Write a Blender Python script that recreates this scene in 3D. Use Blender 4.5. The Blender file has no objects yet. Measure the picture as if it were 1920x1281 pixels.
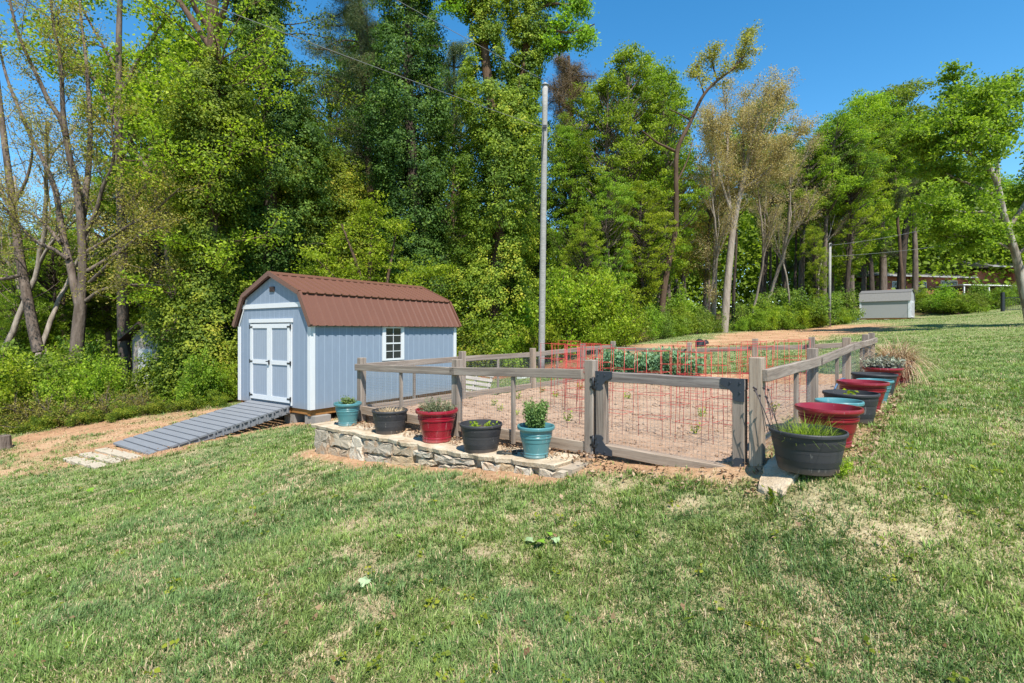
import bpy, math, random
import numpy as np
from mathutils import Vector, Matrix
C = bpy.context.scene.collection
F, CX, HY, ZC = 970.0, 960.0, 620.0, 1.5      # lens (px of a 1920 px frame), centre, horizon row, eye height
rnd = random.Random(7)

# ------------------------------------------------------------------ scene, camera, light
sc = bpy.context.scene
sc.view_settings.view_transform = 'Standard'; sc.view_settings.look = 'None'
sc.view_settings.gamma = 1.0; sc.view_settings.exposure = 0.88
cam_d = bpy.data.cameras.new('camera'); cam = bpy.data.objects.new('camera', cam_d); C.objects.link(cam)
cam.location = (0, 0, ZC); cam.rotation_euler = (math.radians(90), 0, 0)
cam_d.sensor_width = 36; cam_d.lens = F / 1920 * 36; cam_d.shift_y = -20.5 / 1920
cam_d.clip_start = 0.05; cam_d.clip_end = 2000
sc.camera = cam
SUN_AZ, SUN_EL = math.radians(17), math.radians(57)       # azimuth from -Y towards +X
sdir = Vector((math.sin(SUN_AZ) * math.cos(SUN_EL), -math.cos(SUN_AZ) * math.cos(SUN_EL), math.sin(SUN_EL)))
sun_d = bpy.data.lights.new('sun', 'SUN'); sun = bpy.data.objects.new('sun', sun_d); C.objects.link(sun)
sun_d.energy = 5.0; sun_d.angle = math.radians(0.5); sun_d.color = (1, 0.955, 0.88)
sun.rotation_euler = sdir.to_track_quat('Z', 'Y').to_euler()
w = bpy.data.worlds.new('World'); sc.world = w; w.use_nodes = True
wt = w.node_tree; bg = wt.nodes['Background']
sky = wt.nodes.new('ShaderNodeTexSky'); sky.sky_type = 'NISHITA'; sky.sun_disc = False
sky.sun_elevation = SUN_EL; sky.sun_rotation = math.pi - SUN_AZ
sky.altitude = 300; sky.air_density = 1.0; sky.dust_density = 0.0; sky.ozone_density = 2.0
hs_ = wt.nodes.new('ShaderNodeHueSaturation'); hs_.inputs['Saturation'].default_value = 1.34; hs_.inputs['Hue'].default_value = 0.492; wt.links.new(sky.outputs[0], hs_.inputs['Color'])
wt.links.new(hs_.outputs[0], bg.inputs[0]); bg.inputs[1].default_value = 0.125

# ------------------------------------------------------------------ numeric helpers
_rs = np.random.RandomState(3)
_tab = _rs.rand(4096).astype(np.float32)
def _h(i, j, k, s): return _tab[((i * 73856093) ^ (j * 19349663) ^ (k * 83492791) ^ (s * 2654435)) & 4095]
def vnoise(x, y, z=None, s=0):
    x = np.asarray(x, dtype=np.float64); y = np.asarray(y, dtype=np.float64)
    z = np.zeros_like(x) if z is None else np.asarray(z, dtype=np.float64)
    i = np.floor(x).astype(np.int64); j = np.floor(y).astype(np.int64); k = np.floor(z).astype(np.int64)
    fx, fy, fz = x - i, y - j, z - k
    fx = fx*fx*(3-2*fx); fy = fy*fy*(3-2*fy); fz = fz*fz*(3-2*fz)
    r = 0
    for a in (0, 1):
        for b in (0, 1):
            for c in (0, 1):
                r = r + (fx if a else 1-fx) * (fy if b else 1-fy) * (fz if c else 1-fz) * _h(i+a, j+b, k+c, s)
    return r
def fbm(x, y, z=None, s=0, o=3):
    t = 0; a = .5; n = 0
    for q in range(o):
        t = t + a * vnoise(x * 2**q, y * 2**q, None if z is None else z * 2**q, s + q); n += a; a *= .5
    return t / n
def sstep(a, b, x):
    t = np.clip((x - a) / (b - a), 0, 1); return t * t * (3 - 2 * t)
def nrm(v): return v / (np.linalg.norm(v, axis=-1, keepdims=True) + 1e-9)
def PX(px, py, D): return np.array([(px - CX) / F * D, D, ZC + (HY - py) / F * D])
def AT(px, D): return (px - CX) / F * D, D

# ------------------------------------------------------------------ terrain
CT = np.array([
 (0,0,-1.45),(-2.6,2.6,-1.72),(2.2,2.2,-1.30),(0,2.2,-1.42),(-.3,3.5,-1.37),(-4,1,-1.95),(5,1,-1.1),(0,-6,-1.6),(-8,-4,-2.5),(8,-4,-1.1),
 (1.45,3.35,-1.16),(.5,4.3,-1.22),(-.35,5.0,-1.325),(-1.52,6.0,-1.52),(-2.6,6.85,-1.64),(-3.3,8.2,-1.8),
 (-5.9,6,-2.33),(-6.8,9.58,-2.30),(-8.05,10.5,-2.36),(-9.5,9.6,-2.66),(-4.5,11.5,-2.1),(-6.98,13.2,-2.17),(-12,13.5,-2.55),(-9,15.2,-2.25),
 (-1.66,15.35,-1.9),(-3,17,-1.9),(-4.2,17.2,-2.0),(-2.4,8.6,-1.5),(-1.2,10.2,-1.4),(.2,12,-1.35),(1.8,13.6,-1.2),
 (1,18.6,-1.44),(-.5,20,-1.6),(4,14,-1.1),(4,20,-.75),(7,20,-.55),(11,27,-.16),(12,20,-.42),(6.5,12,-.85),
 (2.3,3.45,-.94),(1.99,3.3,-.955),(1.97,3.62,-.95),(1.62,3.3,-1.12),(3.15,4.4,-.87),(3.7,5.3,-.82),(4.6,6.2,-.775),(5.3,7.0,-.77),(6.7,8.6,-.73),(9.2,10,-.70),(14,14,-.5),(5.5,4,-.85),
 (25,25,.25),(27,37,.7),(29,30,.75),(31,46,.95),(34.5,44.5,1.05),(40,42,1.75),(45,60,3.6),(20,35,.1),(55,40,3.0),
 (0,60,-.3),(-20,30,-2.5),(-40,60,-3),(0,120,1.5),(60,120,6),(-80,120,-3),(-40,10,-5),(-60,-40,-6),(60,-40,1),(0,-40,-2.5),(80,30,4.5),
 (100,100,7),(-100,30,-7),(20,60,1.5),(10,40,.1),(-8,30,-1.6)], dtype=np.float64)
def _U(r2): return np.where(r2 > 0, .5 * r2 * np.log(np.maximum(r2, 1e-12)), 0)
_n = len(CT); _A = np.zeros((_n+3, _n+3))
_A[:_n,:_n] = _U(((CT[:,None,:2]-CT[None,:,:2])**2).sum(-1)) + np.eye(_n) * 1e-4
_A[:_n,_n] = 1; _A[:_n,_n+1:] = CT[:,:2]; _A[_n,:_n] = 1; _A[_n+1:,:_n] = CT[:,:2].T
_W = np.linalg.solve(_A, np.concatenate([CT[:,2], [0,0,0]]))
def H(x, y):
    x = np.atleast_1d(np.asarray(x, dtype=np.float64)); y = np.atleast_1d(np.asarray(y, dtype=np.float64))
    xc = np.clip(x, -110, 110); yc = np.clip(y, -45, 130)
    out = np.empty(x.shape)
    xf, yf, of = xc.ravel(), yc.ravel(), out.ravel()
    for s in range(0, len(xf), 40000):
        a, b = xf[s:s+40000], yf[s:s+40000]
        r2 = (a[:,None]-CT[None,:,0])**2 + (b[:,None]-CT[None,:,1])**2
        of[s:s+40000] = _U(r2) @ _W[:_n] + _W[_n] + a*_W[_n+1] + b*_W[_n+2]
    return of.reshape(x.shape) + ZC
def h1(x, y): return float(H(x, y)[0])
def GR(px, py):                                     # point of the ground under a pixel
    D = np.concatenate([np.arange(1.5, 20, .02), np.arange(20, 100, .1)])
    X = (px - CX) / F * D; z = ZC + (HY - py) / F * D
    d = z - H(X, D); i = np.argmax(d < 0)
    if d[i] >= 0: i = len(D) - 1
    return X[i], D[i]
def pdist(x, y, poly):                              # signed distance to a polygon, positive inside
    poly = np.asarray(poly); n = len(poly); best = np.full(x.shape, 1e9); ins = np.zeros(x.shape, bool)
    for i in range(n):
        (ax, ay), (bx, by) = poly[i], poly[(i+1) % n]
        ex, ey = bx-ax, by-ay; t = np.clip(((x-ax)*ex + (y-ay)*ey) / (ex*ex+ey*ey+1e-12), 0, 1)
        best = np.minimum(best, np.hypot(x-ax-t*ex, y-ay-t*ey))
        c = ((ay > y) != (by > y)) & (x < (bx-ax)*(y-ay)/(by-ay+1e-12) + ax); ins ^= c
    return np.where(ins, best, -best)
# garden rectangle: corner at the gate latch post, u runs along the gate side, v along the row of pots on the right
GC = np.array((1.80, 3.80)); GU = np.array((-.76, .65)); GV = np.array((.65, .76)); GA, GB = 5.09, 6.9
def G(a, b): p = GC + a*GU + b*GV; return p[0], p[1]
def Ginv(x, y):
    dx, dy = x - GC[0], y - GC[1]; return dx*GU[0] + dy*GU[1], dx*GV[0] + dy*GV[1]
def bedz(a, b):
    s, t = a/GA, b/GB
    return ZC + (1-t)*((1-s)*-1.115 + s*-1.13) + t*((1-s)*-.95 + s*-1.1)
# shed frame
SO = np.array((-6.98, 13.235)); SXv = np.array((.822, -.569)); SYv = np.array((.569, .822)); SROT = math.atan2(-.569, .822); SW, SL = 3.05, 4.88
def Sinv(x, y):
    dx, dy = x - SO[0], y - SO[1]; return dx*SXv[0] + dy*SXv[1], dx*SYv[0] + dy*SYv[1]
FOREST = [(-130,12.5),(-40,13.2),(-14,13.3),(-11,13.7),(-9,14.6),(-7,17.3),(-3.5,19),(-1.5,19.8),(0,19.6),(2.5,19.6),(5,22),(8,26),(11,30),(18,34),(23,38),(25,43),(29,48.5),(35,48.5),(37,45),(44,43.5),(70,50),(130,60),(130,320),(-130,320)]
DIRTL = [GR(*p) for p in [(-40,905),(60,893),(160,876),(240,868),(300,858),(400,826),(480,806),(560,800),(620,800),(640,785),(560,775),(470,770),(380,765),(250,765),(140,790),(40,815),(-40,830)]]
DIRTF = [GR(*p) for p in [(1120,662),(1200,662),(1290,655),(1400,648),(1520,641),(1640,624),(1700,612),(1640,606),(1540,611),(1430,620),(1330,630),(1280,642),(1120,655)]]
MULCH = [GR(*p) for p in [(862,712),(930,712),(1010,704),(1120,694),(1180,672),(1120,655),(1000,668),(900,676),(862,682)]]
def masks(x, y):
    n1 = fbm(x*.9, y*.9, s=5) - .5; n2 = fbm(x*4, y*4, s=9) - .5
    a, b = Ginv(x, y)
    dL = pdist(x, y, DIRTL); dF = pdist(x, y, DIRTF); dM = pdist(x, y, MULCH); dFo = pdist(x, y, FOREST)
    dirt = np.maximum(sstep(-.25, .45, dL + n1*1.3 + n2*.5)*(.55+.45*sstep(.35, .6, fbm(x*2.2, y*2.2, s=71))), sstep(-.5, .9, dF + n1*2.2 + n2*.8))
    gin = np.minimum(np.minimum(a + .02, GA + .02 - a), np.minimum(b + .02, GB + .02 - b))
    # trodden earth by the gate and along the wall foot, straw beneath the right-hand pots
    fr = sstep(.40, .16, -b - .40*sstep(1.1, 1.5, a) + n1*.25 + n2*.22) * sstep(-.55, .0, a + n2*.3) * sstep(GA+1.0, GA+.5, a) * (b < .1)
    rt = .8*sstep(.70, .42, -a + n1*.3 + n2*.25) * (a < .1) * sstep(-.4, .1, b) * sstep(GB+.9, GB+.3, b)
    gmask = sstep(-.02, .06, gin)
    dirt = np.maximum(dirt, np.maximum(fr*.95, np.maximum(rt*.8, gmask)))
    sx, sy = Sinv(x, y)
    sh = np.minimum(np.minimum(sx+.1, SW+.15-sx), np.minimum(sy+.2, SL-sy+.1))
    ramp = np.minimum(np.minimum(sx-.6, 2.5-sx), np.minimum(sy+3.2, .3-sy))
    dirt = np.maximum(dirt, np.maximum(sstep(-.1, .15, sh + n2*.2), .9*sstep(-.1, .1, ramp + n2*.3)))
    mulch = sstep(-.3, .5, dM + n1*1.2 + n2*.4)
    forest = sstep(-.3, .5, dFo + n1*1.6 + n2*.5)
    # dry, worn lawn: broad patches plus a bias to the right and the near right
    r_ = x / np.maximum(y, .5)
    dry = fbm(x*.8+3, y*1.1, s=21)*.45 + fbm(x*2.9, y*3.2, s=23)*.55
    dry = dry + .06*sstep(-.1, .6, r_)*sstep(6, 2, y)*.7 + .03*sstep(3.4, 2.2, y) - .05*sstep(3.2, 6, y)
    dry = np.maximum(.78*sstep(.46, .82, dry), .72*sstep(.56, .74, fbm(x*5.5, y*6.5, s=25, o=2))*sstep(14, 5, y))
    return dirt, mulch, forest, dry, gin

# ------------------------------------------------------------------ mesh helpers
def set_props(o, label=None, cat=None, group=None, kind=None):
    if label: o['label'] = label
    if cat: o['category'] = cat
    if group: o['group'] = group
    if kind: o['kind'] = kind
    return o
def empty(name, loc, rz=0, label=None, cat=None, group=None):
    o = bpy.data.objects.new(name, None); C.objects.link(o); o.location = loc; o.rotation_euler = (0, 0, rz)
    o.empty_display_size = .1
    return set_props(o, label, cat, group)
def link(name, me, m=None, parent=None, loc=None, rot=None):
    if m is not None and not me.materials: me.materials.append(m)
    o = bpy.data.objects.new(name, me); C.objects.link(o)
    if parent is not None: o.parent = parent
    if loc is not None: o.location = loc
    if rot is not None: o.rotation_euler = rot
    return o
def npmesh(name, V, Fc, m=None, attr=None, smooth=False, cattr=None):
    """V (n,3), Fc (k,3|4); attr: dict name->per-face floats; cattr: name->(k,3) colours"""
    me = bpy.data.meshes.new(name); V = np.ascontiguousarray(V, dtype=np.float32); Fc = np.ascontiguousarray(Fc, dtype=np.int32)
    k, q = Fc.shape
    me.vertices.add(len(V)); me.vertices.foreach_set('co', V.ravel())
    me.loops.add(k*q); me.loops.foreach_set('vertex_index', Fc.ravel())
    me.polygons.add(k); me.polygons.foreach_set('loop_start', np.arange(0, k*q, q, dtype=np.int32))
    if smooth: me.polygons.foreach_set('use_smooth', np.ones(k, dtype=bool))
    me.update(calc_edges=True)
    for nm, a in (attr or {}).items():
        at = me.attributes.new(nm, 'FLOAT', 'FACE' if len(a) == k else 'POINT'); at.data.foreach_set('value', np.ascontiguousarray(a, dtype=np.float32))
    for nm, a in (cattr or {}).items():
        at = me.attributes.new(nm, 'FLOAT_COLOR', 'FACE' if len(a) == k else 'POINT')
        at.data.foreach_set('color', np.concatenate([a, np.ones((len(a),1))], 1).astype(np.float32).ravel())
    if m: me.materials.append(m)
    return me
class MB:
    """collects boxes, tubes, lathes and prisms into one mesh"""
    def __init__(s): s.v = []; s.f = []; s.sm = []
    def add(s, vs, fs, smooth=False):
        o = len(s.v); s.v += [tuple(map(float, p)) for p in vs]; s.f += [tuple(i+o for i in f) for f in fs]; s.sm += [smooth]*len(fs)
    def box(s, a, b, rot=None, at=None):
        (x0,y0,z0),(x1,y1,z1) = a, b
        vs = [(x0,y0,z0),(x1,y0,z0),(x1,y1,z0),(x0,y1,z0),(x0,y0,z1),(x1,y0,z1),(x1,y1,z1),(x0,y1,z1)]
        if rot is not None or at is not None:
            M = (rot if rot is not None else Matrix.Identity(3)); t = Vector(at or (0,0,0)); vs = [M @ Vector(p) + t for p in vs]
        s.add(vs, [(0,3,2,1),(4,5,6,7),(0,1,5,4),(1,2,6,5),(2,3,7,6),(3,0,4,7)])
    def beam(s, p, q, wdt, hgt, up=(0,0,1)):
        p, q = Vector(p), Vector(q); d = (q-p).normalized(); sd = d.cross(Vector(up)).normalized(); u = sd.cross(d)
        vs = [e + sd*a*wdt/2 + u*b*hgt/2 for e in (p, q) for a, b in ((-1,-1),(1,-1),(1,1),(-1,1))]
        s.add(vs, [(0,3,2,1),(4,5,6,7),(0,1,5,4),(1,2,6,5),(2,3,7,6),(3,0,4,7)][:0] + [(0,1,2,3),(7,6,5,4),(0,4,5,1),(1,5,6,2),(2,6,7,3),(3,7,4,0)])
    def tube(s, pts, r, n=6, cap=True):
        V, Fc = tube_arr(np.array(pts, dtype=float), np.full(len(pts), r) if np.isscalar(r) else np.array(r), n)
        s.add(V, [tuple(f) for f in Fc], True)
        if cap:
            o = len(s.v) - len(V); s.f += [tuple(o+i for i in reversed(range(n))), tuple(len(s.v)-n+i for i in range(n))]; s.sm += [False, False]
    def lathe(s, prof, n=40, wob=0):
        vs = []; fs = []
        ks = []                                   # rings, doubled where the profile turns sharply
        for q, (r, z) in enumerate(prof):
            dup = 0 < q < len(prof)-1 and (Vector((prof[q][0]-prof[q-1][0], prof[q][1]-prof[q-1][1])).angle(Vector((prof[q+1][0]-prof[q][0], prof[q+1][1]-prof[q][1])), 0) > .45)
            for rep in range(2 if dup else 1):
                ks.append(q)
                for i in range(n):
                    t = 2*math.pi*i/n; vs.append((r*math.cos(t), r*math.sin(t), z))
        for k in range(len(ks)-1):
            if ks[k] == ks[k+1]: continue
            for i in range(n): fs.append((k*n+i, k*n+(i+1) % n, (k+1)*n+(i+1) % n, (k+1)*n+i))
        s.add(vs, fs, True)
    def prism(s, poly, z0, z1):
        n = len(poly); s.add([(x,y,z0) for x,y in poly] + [(x,y,z1) for x,y in poly],
            [tuple(reversed(range(n))), tuple(range(n, 2*n))] + [(i,(i+1)%n,n+(i+1)%n,n+i) for i in range(n)])
    def mesh(s, name, m, bevel=0):
        me = bpy.data.meshes.new(name); me.from_pydata(s.v, [], s.f); me.polygons.foreach_set('use_smooth', s.sm); me.materials.append(m)
        if bevel:
            import bmesh
            bm = bmesh.new(); bm.from_mesh(me)
            try: bmesh.ops.bevel(bm, geom=bm.edges[:], offset=bevel, segments=1, affect='EDGES', clamp_overlap=True)
            except Exception: pass
            bm.to_mesh(me); bm.free()
        me.update(); return me
    def build(s, name, m, parent=None, loc=None, rot=None, bevel=0): return link(name, s.mesh(name, m, bevel), None, parent, loc, rot)
def tube_arr(P, R, n=6):
    T = np.gradient(P, axis=0); T = nrm(T)
    ref = np.array([1.,0,0]) if abs(T[0][0]) < .8 else np.array([0,1.,0])
    a = nrm(np.cross(T[0], ref)); A = []
    for t in T:
        a = a - t*np.dot(a, t); a = a/(np.linalg.norm(a)+1e-9); A.append(a)
    A = np.array(A); B = np.cross(T, A)
    th = np.arange(n)*2*math.pi/n
    V = (P[:,None,:] + R[:,None,None]*(np.cos(th)[None,:,None]*A[:,None,:] + np.sin(th)[None,:,None]*B[:,None,:])).reshape(-1,3)
    k = np.arange(len(P)-1)[:,None]*n; i = np.arange(n)[None,:]; j = (i+1) % n
    Fc = np.stack([k+i, k+j, k+n+j, k+n+i], -1).reshape(-1,4)
    return V, Fc
def tubes_mesh(name, brs, m, sides=6):
    Vs=[]; Fs=[]; o=0
    for P, R in brs:
        n = sides if R[0] > .05 else (5 if R[0] > .02 else 3)
        V, Fc = tube_arr(np.asarray(P, dtype=float), np.asarray(R, dtype=float), n); Vs.append(V); Fs.append(Fc+o); o += len(V)
    return npmesh(name, np.concatenate(Vs), np.concatenate(Fs), m, smooth=True)
def leaf_arr(rs, P, N, size, aspect=.6, fold=.12):
    n = len(P); r = rs.normal(size=(n,3)); T = nrm(r - N*(r*N).sum(1, keepdims=True)); S = np.cross(N, T)
    L = (size if not np.isscalar(size) else np.full(n, size))[:,None]
    aspect = aspect*(.75+.5*rs.rand(n,1)); V = np.stack([P - T*L*.5, P + S*L*aspect*.5 - T*L*.08 + N*L*fold, P + T*L*.5, P - S*L*aspect*.5 - T*L*.08 + N*L*fold], 1).reshape(-1,3)
    return V, np.arange(4*n).reshape(-1,4)
def leaves_mesh(name, rs, P, N, size, tone, m, aspect=.6):
    V, Fc = leaf_arr(rs, P, N, size, aspect); return npmesh(name, V, Fc, m, {'tone': np.clip(tone, 0, 1)})
GRASS_N = 900000

# ------------------------------------------------------------------ materials
class NT:
    def __init__(s, name):
        s.m = bpy.data.materials.new(name); s.m.use_nodes = True; s.t = s.m.node_tree; s.t.nodes.clear()
        s.out = s.n('OutputMaterial')
    def n(s, t, **k):
        x = s.t.nodes.new('ShaderNode'+t)
        for a, b in k.items(): setattr(x, a, b)
        return x
    def l(s, a, b): s.t.links.new(a, b)
    def val(s, sock, v):
        if isinstance(v, bpy.types.NodeSocket): s.l(v, sock)
        elif isinstance(v, (tuple, list)) and len(v) == 3 and sock.type == 'RGBA': sock.default_value = (*v, 1)
        else: sock.default_value = v
    def math(s, op, a, b=0, c=0):
        x = s.n('Math', operation=op); s.val(x.inputs[0], a); s.val(x.inputs[1], b); s.val(x.inputs[2], c); return x.outputs[0]
    def mix(s, f, a, b, bt='MIX'):
        x = s.n('Mix', data_type='RGBA', blend_type=bt); s.val(x.inputs[0], f); s.val(x.inputs[6], a); s.val(x.inputs[7], b); return x.outputs[2]
    def ramp(s, f, stops):
        x = s.n('ValToRGB'); s.val(x.inputs[0], f); e = x.color_ramp.elements
        while len(e) < len(stops): e.new(.5)
        for q, (p, c) in zip(e, stops): q.position = p; q.color = (*c, 1) if len(c) == 3 else c
        return x.outputs[0]
    def attr(s, nm, col=False):
        x = s.n('Attribute'); x.attribute_name = nm; return x.outputs[0] if col else x.outputs[2]
    def coord(s, scale=(1,1,1), kind='Object', randomise=True, rot=(0,0,0)):
        tc = s.n('TexCoord'); mp = s.n('Mapping'); s.l(tc.outputs[kind], mp.inputs[0]); mp.inputs[3].default_value = scale; mp.inputs[2].default_value = rot
        if randomise:
            oi = s.n('ObjectInfo'); v = s.n('VectorMath', operation='SCALE'); v.inputs[0].default_value = (31, 17, 23); s.l(oi.outputs['Random'], v.inputs[3])
            a = s.n('VectorMath', operation='ADD'); s.l(mp.outputs[0], a.inputs[0]); s.l(v.outputs[0], a.inputs[1]); return a.outputs[0]
        return mp.outputs[0]
    def noise(s, vec, scale=5, detail=4, rough=.55, dist=0):
        x = s.n('TexNoise'); s.l(vec, x.inputs['Vector']); x.inputs['Scale'].default_value = scale; x.inputs['Detail'].default_value = detail
        x.inputs['Roughness'].default_value = rough; x.inputs['Distortion'].default_value = dist; return x.outputs[0]
    def n_clamp(s, a):
        x = s.n('Clamp'); s.l(a, x.inputs[0]); return x.outputs[0]
    def bump(s, h, st=.3, d=.01):
        x = s.n('Bump'); x.inputs['Strength'].default_value = st; x.inputs['Distance'].default_value = d; s.l(h, x.inputs['Height']); return x.outputs[0]
    def done(s, col, rough=.7, spec=.3, normal=None, metal=0, **k):
        p = s.n('BsdfPrincipled'); s.val(p.inputs['Base Color'], col); s.val(p.inputs['Roughness'], rough)
        p.inputs['Specular IOR Level'].default_value = spec; p.inputs['Metallic'].default_value = metal
        for a, b in k.items(): s.val(p.inputs[a.replace('_', ' ')], b)
        if normal is not None: s.l(normal, p.inputs['Normal'])
        s.l(p.outputs[0], s.out.inputs[0]); return s.m
KS = .83
def sc3(c): return tuple(x*KS for x in c)
def paint(name, c, rough=.5, spec=.3, var=.12, sc_=6, bump=.05, metal=0, dirt=None):
    c = sc3(c); t = NT(name); v = t.coord(); n = t.noise(v, sc_, 5); f = t.noise(v, sc_*9, 3)
    lo = tuple(x*(1-var) for x in c); hi = tuple(min(1, x*(1+var)) for x in c)
    col = t.mix(n, lo, hi); col = t.mix(t.math('MULTIPLY', f, .25), col, tuple(x*.75 for x in c))
    if dirt:                                  # splashed soil round the foot and pale scuffs
        tc = t.n('TexCoord'); sp = t.n('SeparateXYZ'); t.l(tc.outputs['Object'], sp.inputs[0])
        low = t.math('SUBTRACT', t.math('ADD', .05, t.math('MULTIPLY', n, .7)), t.math('MULTIPLY', sp.outputs[2], 8.0/dirt)); low = t.n_clamp(low)
        col = t.mix(t.math('MULTIPLY', low, .75), col, (.25,.165,.105)); v2 = t.coord((1,1,.12)); sc2 = t.math('GREATER_THAN', t.noise(v2, 34, 5, .7), .64)
        col = t.mix(t.math('MULTIPLY', sc2, .16), col, (.55,.50,.45)); rough = t.math('ADD', rough, t.math('MULTIPLY', low, .4))
    return t.done(col, rough, spec, t.bump(f, bump, .004), metal)
def leafmat(name, stops, trans=.38, tint=(1.25, 1.35, .55), rough=.5, spec=.25):
    t = NT(name); c = t.ramp(t.attr('tone'), stops)
    oi = t.n('ObjectInfo'); k = t.math('MULTIPLY_ADD', oi.outputs['Random'], .3, .85)
    hs = t.n('HueSaturation'); t.l(c, hs.inputs['Color']); t.l(k, hs.inputs['Value'])
    h2 = t.math('MULTIPLY_ADD', oi.outputs['Random'], .03, .485); t.l(h2, hs.inputs['Hue'])
    c = hs.outputs[0]
    p = t.n('BsdfPrincipled'); t.l(c, p.inputs['Base Color']); p.inputs['Roughness'].default_value = rough; p.inputs['Specular IOR Level'].default_value = spec
    tr = t.n('BsdfTranslucent'); t.l(t.mix(1.0, c, tint, 'MULTIPLY'), tr.inputs[0])
    mx = t.n('MixShader'); mx.inputs[0].default_value = trans; t.l(p.outputs[0], mx.inputs[1]); t.l(tr.outputs[0], mx.inputs[2]); t.l(mx.outputs[0], t.out.inputs[0])
    return t.m
def barkmat(name, lo, hi, sc_=3, moss=0):
    lo, hi = sc3(lo), sc3(hi); t = NT(name); v = t.coord((1,1,.22)); n = t.noise(v, sc_*2.5, 6, .65); b = t.noise(v, sc_*9, 4)
    big = t.noise(t.coord((1,1,.5)), 1.3, 3)
    c = t.ramp(n, [(.3, lo), (.7, hi)]); c = t.mix(t.math('MULTIPLY', big, .45), c, tuple(x*.6 for x in lo))
    if moss: c = t.mix(t.math('MULTIPLY', t.math('GREATER_THAN', t.noise(v, 5, 4), .52), moss), c, (.45,.42,.36))
    return t.done(c, .9, .1, t.bump(b, .8, .03))
def woodmat(name, lo, mid, hi, dark=.5):
    lo, mid, hi = sc3(lo), sc3(mid), sc3(hi); t = NT(name); v = t.coord((.35, 7, 7)); w1 = t.noise(v, 2.2, 4, .6, 1.6); f = t.noise(t.coord((1.2,40,40)), 3, 4, .7)
    c = t.ramp(w1, [(.28, lo), (.5, mid), (.72, hi)])
    c = t.mix(t.math('MULTIPLY', t.math('GREATER_THAN', f, .56), .35), c, tuple(x*dark for x in lo))
    big = t.noise(t.coord((.8,1,1)), 2.5, 3); c = t.mix(t.math('MULTIPLY', big, .35), c, tuple(x*.72 for x in mid))
    return t.done(c, .85, .15, t.bump(f, .5, .004))
M = {}
M['white'] = paint('white_paint', (.68,.69,.70), .5, .3, .04)
M['brown_metal'] = paint('brown_roof_metal', (.165,.073,.046), .42, .35, .10, 3, .02)
M['brown_vent'] = paint('brown_vent', (.075,.045,.04), .6)
M['iron'] = paint('black_iron', (.022,.024,.028), .5, .4)
M['glass'] = NT('window_glass').done((.025,.027,.03), .06, .6)
M['beam'] = woodmat('treated_beam', (.28,.12,.035), (.36,.165,.05), (.44,.22,.08))
M['block'] = paint('concrete_block', (.30,.28,.25), .95, .1, .2, 12, .5)
M['ramp'] = paint('grey_ramp_paint', (.205,.215,.23), .65, .25, .14, 5, .15)
M['wood'] = woodmat('weathered_wood', (.165,.13,.105), (.29,.235,.19), (.43,.365,.305))
M['wood_dark'] = woodmat('weathered_wood_dark', (.105,.085,.075), (.21,.175,.155), (.33,.29,.26), .45)
M['wood_warm'] = woodmat('weathered_wood_warm', (.22,.16,.115), (.37,.285,.215), (.50,.41,.32))
M['wire'] = NT('galvanised_wire').done((.33,.34,.35), .45, .5, metal=.6)
M['cage'] = paint('red_wire', (.52,.045,.042), .5, .3, .15)
M['plate'] = paint('dark_bracket', (.035,.042,.055), .5, .4, .2, 20)
M['teal'] = paint('teal_glaze', (.085,.245,.265), .3, .5, .16, 5, .03, dirt=1)
M['red'] = paint('red_glaze', (.30,.010,.026), .27, .5, .16, 5, .03, dirt=1)
M['red2'] = paint('dark_red_glaze', (.235,.012,.022), .3, .5, .18, 5, .03, dirt=1)
M['barrel'] = paint('black_plastic_barrel', (.048,.048,.052), .55, .3, .22, 8, .06, dirt=1)
M['band'] = paint('barrel_band', (.033,.034,.039), .42, .4, .2, 8, .05)
M['hose'] = paint('hose_rubber', (.10,.16,.26), .4, .4)
M['hose_black'] = paint('black_hose', (.03,.035,.03), .4, .4)
M['pole'] = woodmat('pole_wood', (.23,.22,.20), (.34,.33,.305), (.44,.43,.40))
M['wirecable'] = NT('cable').done((.17,.17,.17), .5, .3)
M['cap'] = NT('pole_cap_metal').done((.5,.5,.5), .4, .5, metal=.5)
M['stone_paver'] = paint('tan_paver', (.47,.40,.30), .9, .15, .2, 6, .5)
M['grey_siding'] = paint('grey_siding', (.36,.355,.35), .7, .2, .05)
M['grey_shingle'] = paint('grey_shingle', (.25,.24,.23), .9, .1, .25, 14, .6)
M['grey_shingle_dark'] = paint('dark_shingle', (.16,.155,.15), .9, .1, .25, 14, .6)
M['blue'] = paint('blue_tarp', (.03,.13,.33), .5)
M['pale'] = paint('pale_panel', (.75,.75,.72), .6)
M['tan_wood'] = woodmat('grey_tan_planks', (.30,.26,.22), (.42,.37,.32), (.52,.47,.42))
M['black_debris'] = paint('black_plastic', (.02,.02,.022), .5)
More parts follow.
